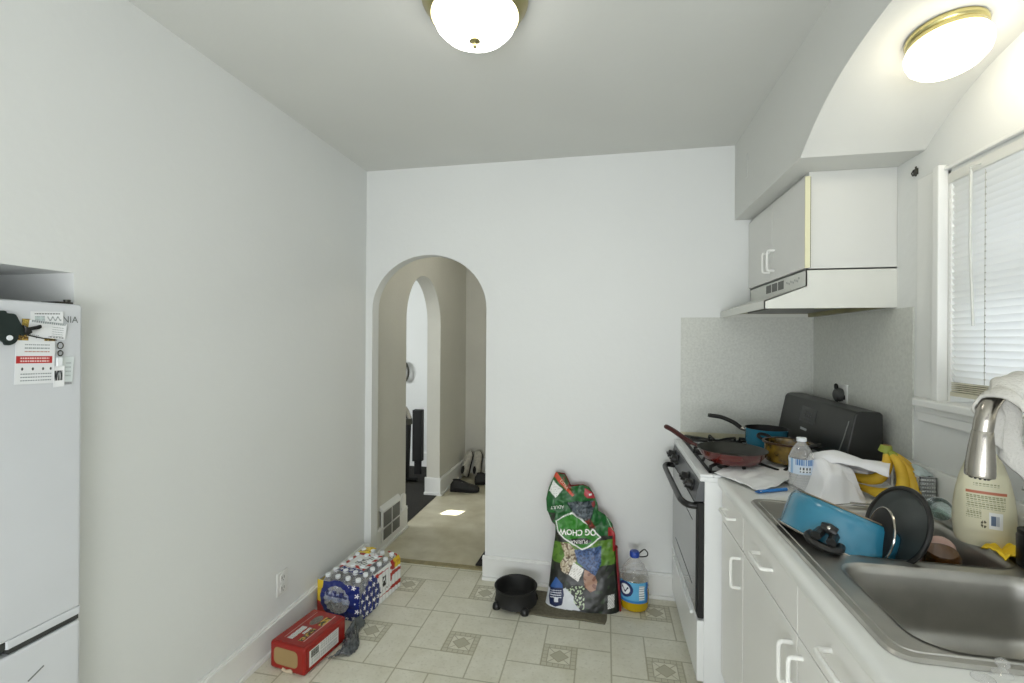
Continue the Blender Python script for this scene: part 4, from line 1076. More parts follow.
# ================================================================== FRIDGE
FX = -1.480
def fridge():
    t = thing('refrigerator', 'white bottom-freezer refrigerator standing in the left wall niche', 'refrigerator', (-1.8, .72, 0))
    y0, y1 = .375, 1.081
    b = B(); b.box(-2.2, FX - .07, y0 + .008, y1 - .004, .02, 1.545); b.build('body', 'fridge', t, smooth=False, bevel=.006)
    b = B(); b.box(FX - .062, FX, y0, y1, .690, 1.557); d = b.build('upper_door', 'fridge', t, smooth=False, bevel=.008, seg=3)
    b = B(); b.box(FX - .062, FX, y0, y1, .06, .652)
    ld = b.build('freezer_door', 'fridge', t, smooth=False, bevel=.008, seg=3)
    b = B(); b.prism([(FX - .05, .656), (FX - .02, .656), (FX - .006, .672), (FX - .006, .688), (FX - .05, .688)], 'y', y0 + .004, y1 - .17); b.build('handle_recess', 'fridgegap', t, smooth=False)
    b = B(); b.box(FX - .062, FX - .001, y1 - .17, y1, .668, .6905); b.build('handle_end', 'fridge', d, smooth=False, bevel=.003)
    b = B(); b.box(FX - .055, FX - .004, y1 - .165, y1 - .004, .655, .668); b.build('gasket', 'fridgegap', t, smooth=False)
    b = B(); b.box(FX - .072, FX - .062, y0 + .01, y1 - .008, .06, 1.55); b.build('door_seal', 'fridgegap', t, smooth=False)
    b = B(); b.box(FX - .08, FX - .02, y1 - .05, y1 - .012, 1.5575, 1.563); b.lathe([(.008, 0), (.008, .012)], 12, T(FX - .03, y1 - .02, 1.558)); b.build('hinge', 'gunmetal', t)
    b = B(); b.box(FX - .045, FX - .02, y0 + .02, y1 - .02, .02, .055); b.build('kick_grille', 'fridgegap', t, smooth=False)
    b = B(); b.tube([(FX + .0005, .955, .560), (FX + .0005, .99, .578)], .002, 6); b.build('scratch', 'grey_txt', ld)
    text_mesh('lettering', 'NIA', .026, lambda x, y: (FX + .0012, 1.047 + x, 1.512 + y + x * .0), 'grey_txt', d, xs=.92)
    # papers : each y0,y1,z0,z1 on the front plane
    def sheet(name, label, cat, cy, cz, w, h, rot, off, paint, nu=60, nv=60, curl=.002):
        ca, sa = math.cos(R(rot)), math.sin(R(rot))
        def f(u, v):
            a, c_ = (u - .5) * w, (v - .5) * h
            return Vector((FX + off + curl * (2 * u - 1) ** 2 * (v), cy + a * ca - c_ * sa, cz + a * sa + c_ * ca))
        b = B(); b.grid(f, nu, nv, paint); return tag(b.build(name, 'print', None, solid=.0004), label, cat)
    W = hexc('#e6e8ea'); G = hexc('#8c9496'); K = hexc('#33383a')
    def p1(u, v):
        if v > .80 and v < .88 and .12 < u < .9: return K if int(u * 60) % 5 else W
        if .35 < v < .7 and .12 < u < .42: return G if int(v * 20) % 2 and int(u * 50) % 3 else hexc('#cfdcdc')
        if .35 < v < .7 and .5 < u < .92: return G if abs(v - .5 - .12 * math.sin(u * 40)) < .06 else W
        return W
    sheet('printed_form', 'pale printed form at the top of the refrigerator papers', 'paper', .992, 1.512, .076, .040, 3, .0012, p1)
    def p3(u, v):
        if v > .80:
            if abs(u - .5) < .2 and v < .93: return W if math.hypot((u - .5) * 1.3, v - .88) > .03 else K
            k = noise.noise(Vector((u * 22, v * 30, 0)))
            return hexc('#b79a4a') if k > .1 else (hexc('#5a3f1d') if k < -.12 else hexc('#8a6c2c'))
        if .38 < v < .52 and u < .93 and .02 < u:
            if .41 < v < .44 or .46 < v < .49: return hexc('#f0e0dc') if int(u * 70) % 3 and .12 < u < .85 else hexc('#b92a2a')
            return hexc('#b92a2a')
        if .56 < v < .76 and .22 < u < .85: return (hexc('#b06a5a') if v < .62 else G) if int(v * 46) % 3 == 0 and int(u * 80) % 4 else W
        if .23 < v < .33:
            for cx in (.18, .44, .70, .9):
                if math.hypot(u - cx, (v - .28)) < .028: return K
            return W
        if .04 < v < .2 and .12 < u < .92: return G if int(v * 50) % 3 == 0 and int(u * 80) % 5 else W
        return W
    sheet('flyer', 'white flyer with golden photos and a red bar on the refrigerator', 'flyer', .966, 1.410, .088, .142, -1.5, .0016, p3, 110, 150, curl=.0003)
    def pg(u, v):
        k = noise.noise(Vector((u * 8, v * 9, 4))); return hexc('#c9ad52') if k > 0 else hexc('#8f7a30')
    b = B(); b.grid(lambda u, v: Vector((FX + .002, .936 + .02 * u, 1.488 + .022 * v - .01 * u * (1 - v))), 12, 12, pg); tag(b.build('photo_scrap', 'print', None, solid=.0004), 'small golden photo scrap above the flyer on the refrigerator', 'paper')
    def p2(u, v):
        if v > .86 and .05 < u < .95: return G if int(u * 70) % 4 else W
        if .1 < v < .75 and .62 < u < .92: return G if int(v * 22) % 3 == 0 and int(u * 70) % 3 else W
        if .06 < v < .14 and .55 < u < .95: return K if int(u * 50) % 4 else W
        if .08 < v < .14 and .05 < u < .3: return G if int(u * 60) % 3 else W
        return W
    sheet('torn_note', 'torn white note held under the black clip on the refrigerator', 'note', .992, 1.482, .088, .044, -6, .0026, p2, 70, 50)
    def p5(u, v):
        if v < .09 and .2 < u < .95: return K if int(u * 40) % 3 else W
        if .25 < v < .9 and .35 < u < .85: return G if int(v * 20) % 3 == 0 and int(u * 30) % 3 else hexc('#cdd5d4')
        return hexc('#cfd6d6')
    sheet('small_card', 'small pale green-grey card at the lower right of the refrigerator papers', 'card', 1.040, 1.370, .030, .078, -2, .0014, p5, 40, 80)
    def p6(u, v):
        if .30 < v < .78 and .12 < u < .86:
            k = noise.noise(Vector((u * 9, v * 3, 9))); return hexc('#23262a') if k < .05 else (hexc('#8a8d90') if k < .3 else hexc('#c6c6c4'))
        return hexc('#eceef0')
    sheet('photo_magnet', 'narrow white tag magnet with a dark photo on the refrigerator', 'magnet', 1.019, 1.355, .027, .058, 1, .0022, p6, 40, 60)
    t2 = thing('bottle_opener', 'white and steel keyring magnet hanging above the photo tag', 'magnet', (FX, 1.02, 1.42))
    b = B(); b.box(FX + .001, FX + .005, 1.013, 1.028, 1.382, 1.408); b.build('strap', 'cap', t2, bevel=.002)
    b = B(); b.tube([(FX + .006, 1.020 + .006 * math.cos(a), 1.419 + .007 * math.sin(a)) for a in [2 * PI * k / 14 for k in range(14)]], .0018, 6, closed=True)
    b.tube([(FX + .006, 1.020 + .007 * math.cos(a), 1.440 + .009 * math.sin(a)) for a in [2 * PI * k / 14 for k in range(14)]], .0015, 6, closed=True)
    b.build('ring', 'gunmetal', t2)
    # dark magnet + clip
    pts = [(.85, 1.523), (.895, 1.528), (.902, 1.522), (.918, 1.52), (.926, 1.505), (.936, 1.484), (.944, 1.474), (.934, 1.466), (.927, 1.470), (.922, 1.452), (.912, 1.443), (.900, 1.442), (.892, 1.452), (.85, 1.47)]
    pp = smooth_path([(a, c, 0) for a, c in pts] + [(pts[0][0], pts[0][1], 0)], 4)[:-1]
    t3 = thing('shaped_magnet', 'flat dark green shaped magnet at the left of the refrigerator papers', 'magnet', (FX, .9, 1.48))
    b = B(); b.prism([(p.x, p.y) for p in pp], 'x', FX + .001, FX + .008); b.build('magnet_plate', 'magnet', t3)
    b = B(); b.lathe([(0, 0), (.007, 0), (.006, .002), (0, .002)], 12, axis_mtx((FX + .008, .907, 1.460), (1, 0, 0))); b.build('white_dot', 'cap', t3)
    t4 = thing('black_clip', 'black magnetic clip pinching the torn note on the refrigerator', 'clip', (FX, .96, 1.48))
    b = B(); b.prism([(.933, 1.494), (.944, 1.487), (.965, 1.4925), (.971, 1.496), (.973, 1.488), (.968, 1.484), (.95, 1.480), (.952, 1.474), (.944, 1.468), (.935, 1.474), (.937, 1.482)], 'x', FX + .004, FX + .014); b.build('clip_jaw', 'black', t4, bevel=.002)
    b = B(); b.prism([(.945, 1.4695), (.98, 1.4605), (1.012, 1.4555), (1.012, 1.4535), (.98, 1.458), (.945, 1.466)], 'x', FX + .004, FX + .006); b.build('clip_edge', 'black', t4)
fridge()

# ================================================================== FLOOR ITEMS
def soda_box():
    c = Vector((-1.345, 1.955, 0)); rz = R(-8)
    t = thing('soda_carton', 'red twelve-pack drink carton with open tan end on the floor', 'box', c)
    mx = T(*c) @ Matrix.Rotation(rz + R(0), 4, 'Z'); w, l, h = .098, .135, .122
    RED = hexc('#8e1d15'); DR = hexc('#7a1610'); W = hexc('#d9d8d4'); K = hexc('#2a1512'); T_ = hexc('#c9a54a')
    def rb(u, ww, hh, r=.012):
        pts = rrect(-ww, ww, 0, hh, r, 5); n = len(pts); s = (u % 1) * n; i = int(s) % n; f = s - int(s)
        a, b_ = pts[i], pts[(i + 1) % n]; return a[0] + (b_[0] - a[0]) * f, a[1] + (b_[1] - a[1]) * f
    def face_top(u, v):      # u across x(-1..1), v along y
        if .18 < u < .82 and .12 < v < .95:
            if v < .5:
                if .28 < u < .44 or (.5 < u < .6 and v > .3): return W if int(u * 90 + v * 35) % 4 else K
                if .62 < u < .76: return K if (noise.noise(Vector((u * 30, v * 30, 0))) > -.1) else T_
            else:
                d = math.hypot((u - .45) * 1.1, (v - .72) * 1.0)
                if d < .15: return K if int(d * 70) % 2 else hexc('#8c8578')
                if .60 < u < .8 and .6 < v < .86: return T_ if noise.noise(Vector((u * 15, v * 12, 3))) > 0 else hexc('#3c3a16')
            if abs(u - .18) < .02 or abs(u - .82) < .02: return hexc('#c7a39a')
        return RED
    def face_side(u, v):     # u along length from near, v up
        if .06 < u < .82 and .15 < v < .88:
            q = W
            if .10 < u < .30 and .50 < v < .82: q = K if int(u * 60) % 3 and int(v * 40) % 3 else hexc('#8f938f')
            elif .34 < u < .8 and .56 < v < .82: q = hexc('#8d918d') if int(v * 34) % 2 and int(u * 70) % 4 else W
            elif .10 < u < .8 and .2 < v < .5: q = hexc('#9a9c98') if int(v * 46) % 2 and int(u * 90) % 5 else W
            return q
        return RED
    b = B()
    b.box(-w, w, -l, l, 0.001, h, mx); b.build('carton', mat('red_card', '#8e1d15', .4, var=.05), t, smooth=False, bevel=.014, seg=3)
    b = B(); b.grid(lambda u, v: mx @ Vector((-w + .012 + (2 * w - .024) * u, -l + .01 + (2 * l - .02) * v, h + .0006)), 80, 110, face_top); b.build('top_print', 'printg', t)
    b = B(); b.grid(lambda u, v: mx @ Vector((w + .0006, -l + .012 + (2 * l - .024) * u, .012 + (h - .024) * v)), 120, 60, face_side); b.build('side_print', 'printg', t)
    pts = rrect(-.072, .060, .028, .102, .022, 6)
    b = B(); b.prism(pts, 'y', -l - .0008, -l + .004, mx); b.build('open_end', 'cardboard', t, smooth=False)
    b = B(); b.prism([(-.03, .006), (-.02, .02), (.0, .014), (.02, .022), (.03, .018), (.035, .006), (.0, -.004 + .005)], 'y', -l - .003, -l - .0005, mx); b.build('torn_flap', mat('torn_card', '#c9b9a0', .8, var=.1), t)
    text_mesh('lettering', '12', .03, lambda x, y: mx @ Vector((.0 + x, -l * .35 + y, h + .0016)), 'white_txt', t) if False else None
    # grey plastic bag beside it
    def f(u, v):
        x = -1.235 + .085 * u * (1 - .5 * v) + .02 * math.sin(v * 6); y = 1.93 + .24 * v + .04 * u
        e = math.sin(PI * u) * (.3 + .7 * v)
        z = .006 + .085 * e * (.6 + .4 * noise.noise(Vector((u * 6, v * 9, 1)))) + .012 * noise.noise(Vector((u * 16, v * 20, 4)))
        return Vector((x, y, max(.003, z)))
    b = B(); b.grid(f, 34, 50); tag(b.build('plastic_bag', 'greybag', None, solid=.001), 'crumpled grey plastic film bag on the floor beside the red carton', 'bag')
soda_box()

def water_pack():
    ang = R(-6.5); c = Vector((-1.345, 2.425, 0))
    t = thing('water_bottle_pack', 'shrink-wrapped pack of water bottles with stars-and-stripes wrap on the floor', 'bottle pack', c)
    mx = T(*c) @ Matrix.Rotation(ang, 4, 'Z')
    nx, ny, p = 4, 6, .0635; H = .205
    # bottle body mesh shared
    prof = [(0, .003), (.024, 0), (.030, .005), (.031, .02), (.0295, .03), (.031, .04), (.0295, .05), (.031, .06), (.031, .12), (.0295, .13), (.030, .14), (.022, .165), (.013, .178), (.0115, .186)]
    first = None
    for i in range(nx):
        for j in range(ny):
            q = mx @ Vector(((i - 1.5) * p, (j - 2.5) * p, .003))
            if first is None:
                b = B(); b.lathe(prof, 18, T(*q), cap=False); o = b.build('bottle', 'clearb', t); first = (o, q)
                b = B(); b.lathe([(.0, H - .001), (.013, H - .001), (.0135, H - .003), (.0135, H - .016), (.012, H - .018)], 14, T(*q)); cp = b.build('cap', 'cap', o)
                b = B(); b.lathe([(.0313, .07), (.0313, .118)], 18, T(*q), cap=False); lb = b.build('bottle_label', mat('blue_label', '#4b6aa8', .4, var=.5, vscale=40, vcol='#d8dfe8'), o)
            else:
                d = q - first[1]
                c2 = first[0].copy(); COL.objects.link(c2); c2.location = first[0].location + d
                c2.parent = t; c2.matrix_parent_inverse = first[0].matrix_parent_inverse
                for ch in (cp, lb):
                    e = ch.copy(); COL.objects.link(e); e.parent = c2; e.matrix_parent_inverse = ch.matrix_parent_inverse
    # shrink film sleeve: loop in (x,z), along y
    hw, hl = nx * p / 2 + .004, ny * p / 2
    NAVY, RD, W, Y, K = '#1e2a6b', '#a3281f', '#e2e3e2', '#d9b92c', '#1c1c22'
    def col(h, a=1.): return (*hexc(h), a)
    CLR = (.9, .92, .93, .10)
    def star(a, b_, s=.040):
        i = math.floor(a / s); j = math.floor(b_ / s); o = .5 * s if j % 2 else 0
        i = math.floor((a + o) / s); cx = (i + .5) * s - o; cy = (j + .5) * s
        dx, dy = a - cx, b_ - cy; rr = math.hypot(dx, dy); th = math.atan2(dy, dx)
        k = .0135 * (.62 + .38 * math.cos(5 * th)); return rr < k
    HT = .200
    def loop(u):
        # u 0..1: left bottom -> left side up -> top -> right side down
        per = [(-hw, .004), (-hw, .10), (-hw + .002, .165), (-hw + .014, HT - .004), (-hw + .04, HT + .003), (hw - .04, HT + .003), (hw - .014, HT - .004), (hw - .002, .165), (hw, .10), (hw, .004)]
        L = [0]
        for a, b_ in zip(per, per[1:]): L.append(L[-1] + math.hypot(a[0] - b_[0], a[1] - b_[1]))
        s = u * L[-1]
        for k in range(len(per) - 1):
            if s <= L[k + 1] + 1e-9:
                f = (s - L[k]) / (L[k + 1] - L[k]); a, b_ = per[k], per[k + 1]; return a[0] + (b_[0] - a[0]) * f, a[1] + (b_[1] - a[1]) * f
        return per[-1]
    def sl(u, v):
        x, z = loop(u); y = -hl - .006 + (2 * hl + .012) * v
        bx_ = .0035 * math.cos(y / p * 2 * PI + PI)
        if abs(x) > hw - .004: x += math.copysign(bx_, x) * 1.0
        if z > HT - .01: z += .002 * math.cos(x / p * 2 * PI) * 1
        return mx @ Vector((x, y, z))
    def sp_(u, v):
        x, z = loop(u); L = (2 * hl) * v
        wav = .012 * math.sin(z * 60 + L * 14)
        if z > HT - .012:     # top
            if L < .085: return CLR
            if L < .135 and -.03 - (L - .085) * .3 < x + .05 and abs(x + .01) < .075 + .02 * math.sin(L * 80): return col('#f0f0f0') if star(x, L, .03) else col(NAVY)
            if L < .30 and abs(x + .015) < .085:
                if abs(x + .015) < .058 and .16 < L < .275:
                    if -.04 < x < .0 and .185 < L < .235: return col(K) if noise.noise(Vector((x * 90, L * 80, 0))) > -.15 else col(W)
                    if .0 < x < .03 and int(L * 180) % 3 == 0: return col(K)
                    return col(W)
                return col(RD) if int((L + x * .5 + .01 * math.sin(x * 60)) * 36) % 2 else col(W)
            if L > .30 and -.12 < x < -.03: return col(Y) if not (int(x * 260) % 2 and abs(L - .33) < .006) else col(K)
            if L > .295 and x > -.03 and x < .06: return col(W) if math.hypot(x - .01, L - .36) > .05 else CLR
            if L > .34 and x >= .06: return col(RD) if int(L * 60) % 2 else CLR
            return CLR
        if x > 0:      # right side
            zz = z
            if L < .15 + .03 * math.sin(z * 20): 
                if zz > .10 + (L - .0) * .6 + .03: return CLR
                return col('#f0f0f0') if star(L, z, .04) else col(NAVY)
            if L < .29:
                if zz > .185: return CLR
                if .165 < L < .275 and .045 < zz < .165:
                    if .2 < L < .235 and .08 < zz < .14: return col(K) if noise.noise(Vector((L * 90, z * 80, 0))) > -.15 else col(W)
                    if int(L * 200) % 4 == 0 and .06 < zz < .07: return col(K)
                    return col(W)
                return col(RD) if int((z + wav) * 34) % 2 else col(W)
            if zz > .135: return col(Y) if L > .32 and not (int(L * 300) % 3 == 0 and abs(zz - .165) < .008) else col(RD)
            return col(RD) if int((z + wav) * 32) % 2 else col(W)
        if L < .05: return col(Y) if z > .11 else col(RD)
        return CLR
    b = B(); b.grid(sl, 150, 120, sp_); b.build('shrink_wrap', 'film', t)
    # near end with round opening
    def ef(u, v):
        x = -hw + 2 * hw * u; z = .004 + (HT - .004) * v
        r = math.hypot(x, (z - .10)); k = max(0, 1 - abs(2 * u - 1) ** 4) * max(0, 1 - abs(2 * v - 1) ** 4)
        return mx @ Vector((x, -hl - .008 - .014 * k + .003 * math.sin(math.atan2(z - .1, x) * 16) * k, z))
    def ep(u, v):
        x = -hw + 2 * hw * u; z = .004 + (HT - .004) * v
        r = math.hypot(x / 1.1, z - .105)
        if r < .070:
            if z > .118 and abs(x) < .065: return (*hexc(NAVY), .85) if (int((x + 1) * 60) % 3 or z < .13) and abs(z - .133) < .018 else (.8, .82, .84, .25)
            return (.8, .82, .84, .3)
        if r < .097: return col(NAVY)
        if z > .19: return CLR
        if x > 0: return col('#f0f0f0') if star(x, z, .04) else col(NAVY)
        return col(RD) if z < .08 else (col(Y) if x < -.09 else col(NAVY))
    b = B(); b.grid(ef, 110, 90, ep); b.build('wrap_end', 'film', t)
water_pack()

def bowl():
    c = Vector((-.483, 2.565, 0)); t = thing('pet_bowl', 'black plastic pet bowl with four feet on the tile floor', 'bowl', c); mx = T(*c)
    b = B(); b.lathe([(.0, .012), (.105, .012), (.118, .02), (.112, .045), (.113, .085), (.118, .100), (.120, .104), (.117, .107), (.111, .104), (.106, .09), (.098, .04), (.085, .028), (0, .026)], 48, mx, cap=False); b.build('bowl_wall', 'blackm', t)
    for a in (R(35), R(125), R(215), R(305)):
        b = B(); b.lathe([(0, 0), (.022, 0), (.024, .008), (.020, .025), (.012, .034), (0, .036)], 20, T(c.x + .115 * math.cos(a), c.y + .115 * math.sin(a), 0)); b.build('foot', 'black', t)
    b = B(); b.grid(lambda u, v: Vector((-.465 + .49 * u + .006 * math.sin(v * 7) - .02 * (1 - v) * u, 2.470 + .25 * v + .004 * math.sin(u * 11), .0015)), 20, 12)
    tag(b.build('floor_mat', 'mat', None, solid=.002), 'thin grimy grey mat on the floor under the dog food bag', 'mat')
bowl()

def dog_bag():
    t = thing('dog_food_bag', 'large green and black dog food bag leaning against the back wall', 'bag', (-.12, 2.6, 0))
    x0, x1 = -.323, .078
    def D(a, b_):
        x = x0 + (a - 258) / (575 - 258) * (x1 - x0)
        bf = 575 + (a - 258) * .167; z = (bf - b_) / ((bf + 462) / 1.458)
        y = 2.575 + .15 * max(0, z)
        k = y / 2.575
        return x * k, 1.458 - (1.458 - z) * k if z > 0 else z
    left = [(630, 256), (575, 258), (490, 275), (400, 285), (310, 300), (270, 300), (240, 279), (210, 262), (160, 258), (110, 270), (60, 300), (50, 302)]
    right = [(640, 579), (625, 578), (540, 572), (400, 561), (320, 559), (270, 545), (215, 500), (195, 484), (170, 484), (155, 482), (135, 466), (115, 440), (50, 440)]
    def edge(b_, tab):
        tt = sorted(tab); return interp(b_, tt)
    def topb(a):
        return interp(a, [(258, 95), (280, 75), (300, 57), (340, 66), (352, 85), (366, 114), (395, 112), (420, 112), (450, 122), (468, 137), (484, 158)])
    G1, G2, BK, RD, W, BL, OR = '#1f6a2c', '#5f9a28', '#1b211c', '#a3262a', '#e6e8e4', '#41598c', '#c2452a'
    P_dia = [(302, 246), (372, 215), (405, 232), (440, 262), (500, 318), (440, 356), (418, 363), (395, 350), (340, 318), (312, 292)]
    P_dia_in = [(308, 247), (372, 221), (402, 237), (436, 266), (492, 317), (437, 350), (418, 357), (398, 345), (344, 314), (317, 289)]
    P_tag = [(290, 88), (333, 125), (303, 155), (273, 128)]
    P_band = [(296, 56), (308, 60), (382, 150), (374, 155), (292, 72)]
    P_top = [(318, 60), (345, 68), (372, 125), (385, 150), (378, 150)]
    P_fold = [(350, 180), (400, 172), (470, 178), (474, 190), (462, 225), (455, 245), (430, 250), (395, 232), (372, 212)]
    P_red2 = [(428, 122), (482, 155), (468, 168), (440, 162), (425, 150)]
    P_green = [(290, 330), (560, 330), (560, 432), (500, 430), (480, 440), (300, 405), (286, 398)]
    P_tagw = [(383, 407), (427, 438), (403, 484), (362, 455)]
    P_cap = [(385, 362), (500, 350), (500, 420), (475, 465), (440, 440), (400, 410)]
    P_dog = [(325, 330), (365, 335), (395, 370), (395, 405), (375, 420), (360, 455), (330, 440), (325, 410), (345, 380)]
    P_face = [(430, 440), (470, 450), (484, 490), (478, 520), (455, 528), (432, 505), (425, 470)]
    P_white = [(258, 500), (300, 520), (350, 505), (385, 540), (385, 560), (415, 595), (258, 577)]
    P_drop = [(307, 463), (335, 490), (343, 530), (335, 570), (305, 578), (280, 570), (275, 540), (283, 500)]
    def paint_ab(a, b_):
        n1 = noise.noise(Vector((a * .05, b_ * .05, 0))); n2 = noise.noise(Vector((a * .12, b_ * .12, 5)))
        if pin(P_tag, a, b_): return hexc(W) if not (int(a * .5) % 3 == 0 and int(b_ * .35) % 3 == 0 and n2 > -.1) else hexc('#6a6f6a')
        if pin(P_band, a, b_): return hexc(OR)
        if pin(P_top, a, b_): return hexc('#7c2a1c') if n1 > 0 else hexc('#2c4a24')
        if pin(P_red2, a, b_): return hexc('#a8303a') if not (abs(a - 452) < 6 and abs(b_ - 150) < 4) else hexc(W)
        if pin(P_fold, a, b_): return hexc('#59636a') if n2 > -.05 else (hexc('#343c40') if n1 > -.2 else hexc('#6d777a'))
        if abs(a - 440 - (b_ - 245) * .6) < 14 and 238 < b_ < 285: return hexc('#7e2a20') if n2 > 0 else hexc('#3a2a1c')
        if pin(P_dia, a, b_):
            if pin(P_dia_in, a, b_):
                if math.hypot((a - 408) / 50, (b_ - 327) / 11) < 1: return hexc('#101410')
                return hexc('#2f7d22')
            return hexc(W)
        if b_ < 285 + (a - 300) * .14 and b_ < 330:
            if 262 < a < 300 and 215 < b_ < 262 and n1 < .2: return hexc('#2a2f26')
            if 495 < a and abs((b_ - 212) - (a - 495) * 1.35 - 12 * math.sin(a * .06)) < 2.2: return hexc('#9fc0a0')
            if a > 528 and b_ > 285: return hexc(RD)
            return hexc('#1d5a2a') if n1 > -.3 else hexc('#236a30')
        if a > 548 and b_ < 380: return hexc(RD)
        if pin(P_tagw, a, b_): return hexc('#e9e7e2') if not (int(b_ * .3 + a * .2) % 3 == 0 and n2 > 0) else hexc('#b9b3aa')
        if pin(P_cap, a, b_): return hexc('#46618f') if n2 > -.1 else hexc('#2b3d66')
        if pin(P_dog, a, b_): return hexc('#c9bea6') if n2 > .05 else (hexc('#6e5a44') if n1 < 0 else hexc('#a3947a'))
        if pin(P_face, a, b_): return hexc('#a37d68') if n1 > -.2 else hexc('#7a4c38')
        if pin(P_green, a, b_): return hexc('#58802a') if n1 > -.2 else hexc('#466b20')
        if pin(P_drop, a, b_):
            if 282 < a < 332 and 515 < b_ < 545 and int(b_ * .35) % 3 == 0: return hexc('#d8dde4')
            if 300 < a < 318 and 540 < b_ < 560: return hexc('#e0e4ea')
            return hexc('#16234c') if b_ > 505 else hexc('#2f5a9c')
        if pin(P_white, a, b_): return hexc('#d4d8dc')
        if 528 < a < 556 and 548 < b_ < 600: return hexc('#e6e6e2') if int(b_ * .6) % 3 else hexc('#1a1a1a')
        if 350 < a < 430 and 500 < b_ < 590 and n2 > .12: return hexc('#b9c8a8')
        if n1 > .42: return hexc('#2a3a24')
        return hexc('#1d201b')
    NU, NV = 190, 330
    def ab(u, v):
        # v 0 bottom..1 top
        bt = 628; 
        tb = 60
        b_ = bt + (tb - bt) * v
        for _ in range(2):
            aL, aR = edge(b_, left), edge(b_, right)
            a = aL + (aR - aL) * u
            bb = 575 + (a - 258) * .167
            b_ = bb + (topb(a) - bb) * v
        return a, b_
    def thick(u, v):
        z = v
        e = (1 - abs(2 * u - 1) ** 3.0) ** .5 if abs(2 * u - 1) < 1 else 0
        return (.062 * (1 - .75 * v ** 1.2)) * e
    def wr(a, b_, v):
        n = noise.noise(Vector((a * .016, b_ * .016, 3))) * .016 + noise.noise(Vector((a * .04, b_ * .045, 8))) * .008
        k = .25 + 1.15 * max(0, min(1, (v - .35) * 2.5)); w = n * k
        if pin(P_fold, a, b_): w += .02
        w += .005 * math.exp(-((b_ - 290 - (a - 400) * .12) / 14) ** 2) * (1 if v > .3 else 0)
        return w
    def surf(a, b_, u, v, side, off=0.):
        x, z = D(a, b_); yc = 2.615 + .11 * max(0, z) / .7
        e = thick(u, v)
        return Vector((x, yc - side * e + (wr(a, b_, v) if side > 0 else 0) * min(1, e * 60) - off, max(.001, z)))
    b = B()
    b.grid(lambda u, v: surf(*ab(u, v), u, v, 1), NU, NV, lambda u, v: paint_ab(*ab(u, v)))
    b.build('printed_front', print_mat('printed_bag', .38), t, angle=180)
    b = B(); b.grid(lambda u, v: surf(*ab(u, v), u, v, -.8), 40, 60)
    b.build('back_panel', mat('red_bag_side', '#8c2226', .3, var=.2), t, angle=180)
    b = B(); b.grid(lambda u, v: (lambda p, q: p.lerp(q, v))(surf(*ab(u, 0), u, 0, 1), surf(*ab(u, 0), u, 0, -.8)), 60, 4); b.build('bottom_panel', mat('bag_bottom', '#241d1b', .4, var=.2), t)
    # side gusset strip visible at the right
    b = B(); b.grid(lambda u, v: surf(*ab(1, v * .55), 1, v * .55, 0) + Vector((.0 + .012 * math.sin(PI * u), .03 - .05 * u, 0)), 6, 60); b.build('side_gusset', mat('red_gusset', '#9c2830', .3, var=.15), t)
    def on(a, b_, off=.004):
        # invert u,v
        bb = 575 + (a - 258) * .167; v = (b_ - bb) / (topb(a) - bb); aL, aR = edge(b_, left), edge(b_, right); u = (a - aL) / (aR - aL)
        return surf(a, b_, u, v, 1, off + .0035)
    text_mesh('lettering', 'OG CHOW', 31, lambda x, y: on(398 - x, 291 + .07 * (-x) + y), 'white_txt', t, xs=1.0, bold=.9)
    text_mesh('lettering', 'PURINA', 19, lambda x, y: on(406 - x, 326 + y, .007), 'white_txt', t, xs=1.1)
    text_mesh('lettering', 'ADULT', 18, lambda x, y: on(310 - x, 191 + y), 'white_txt', t, xs=1.0)
    def band(x, y):
        ca, sa = math.cos(R(50)), math.sin(R(50)); return on(338 + x * ca + y * sa * 1.0, 104 + x * sa - y * ca)
    text_mesh('lettering', 'EXTRA', 15, band, 'orange_txt', t)
dog_bag()

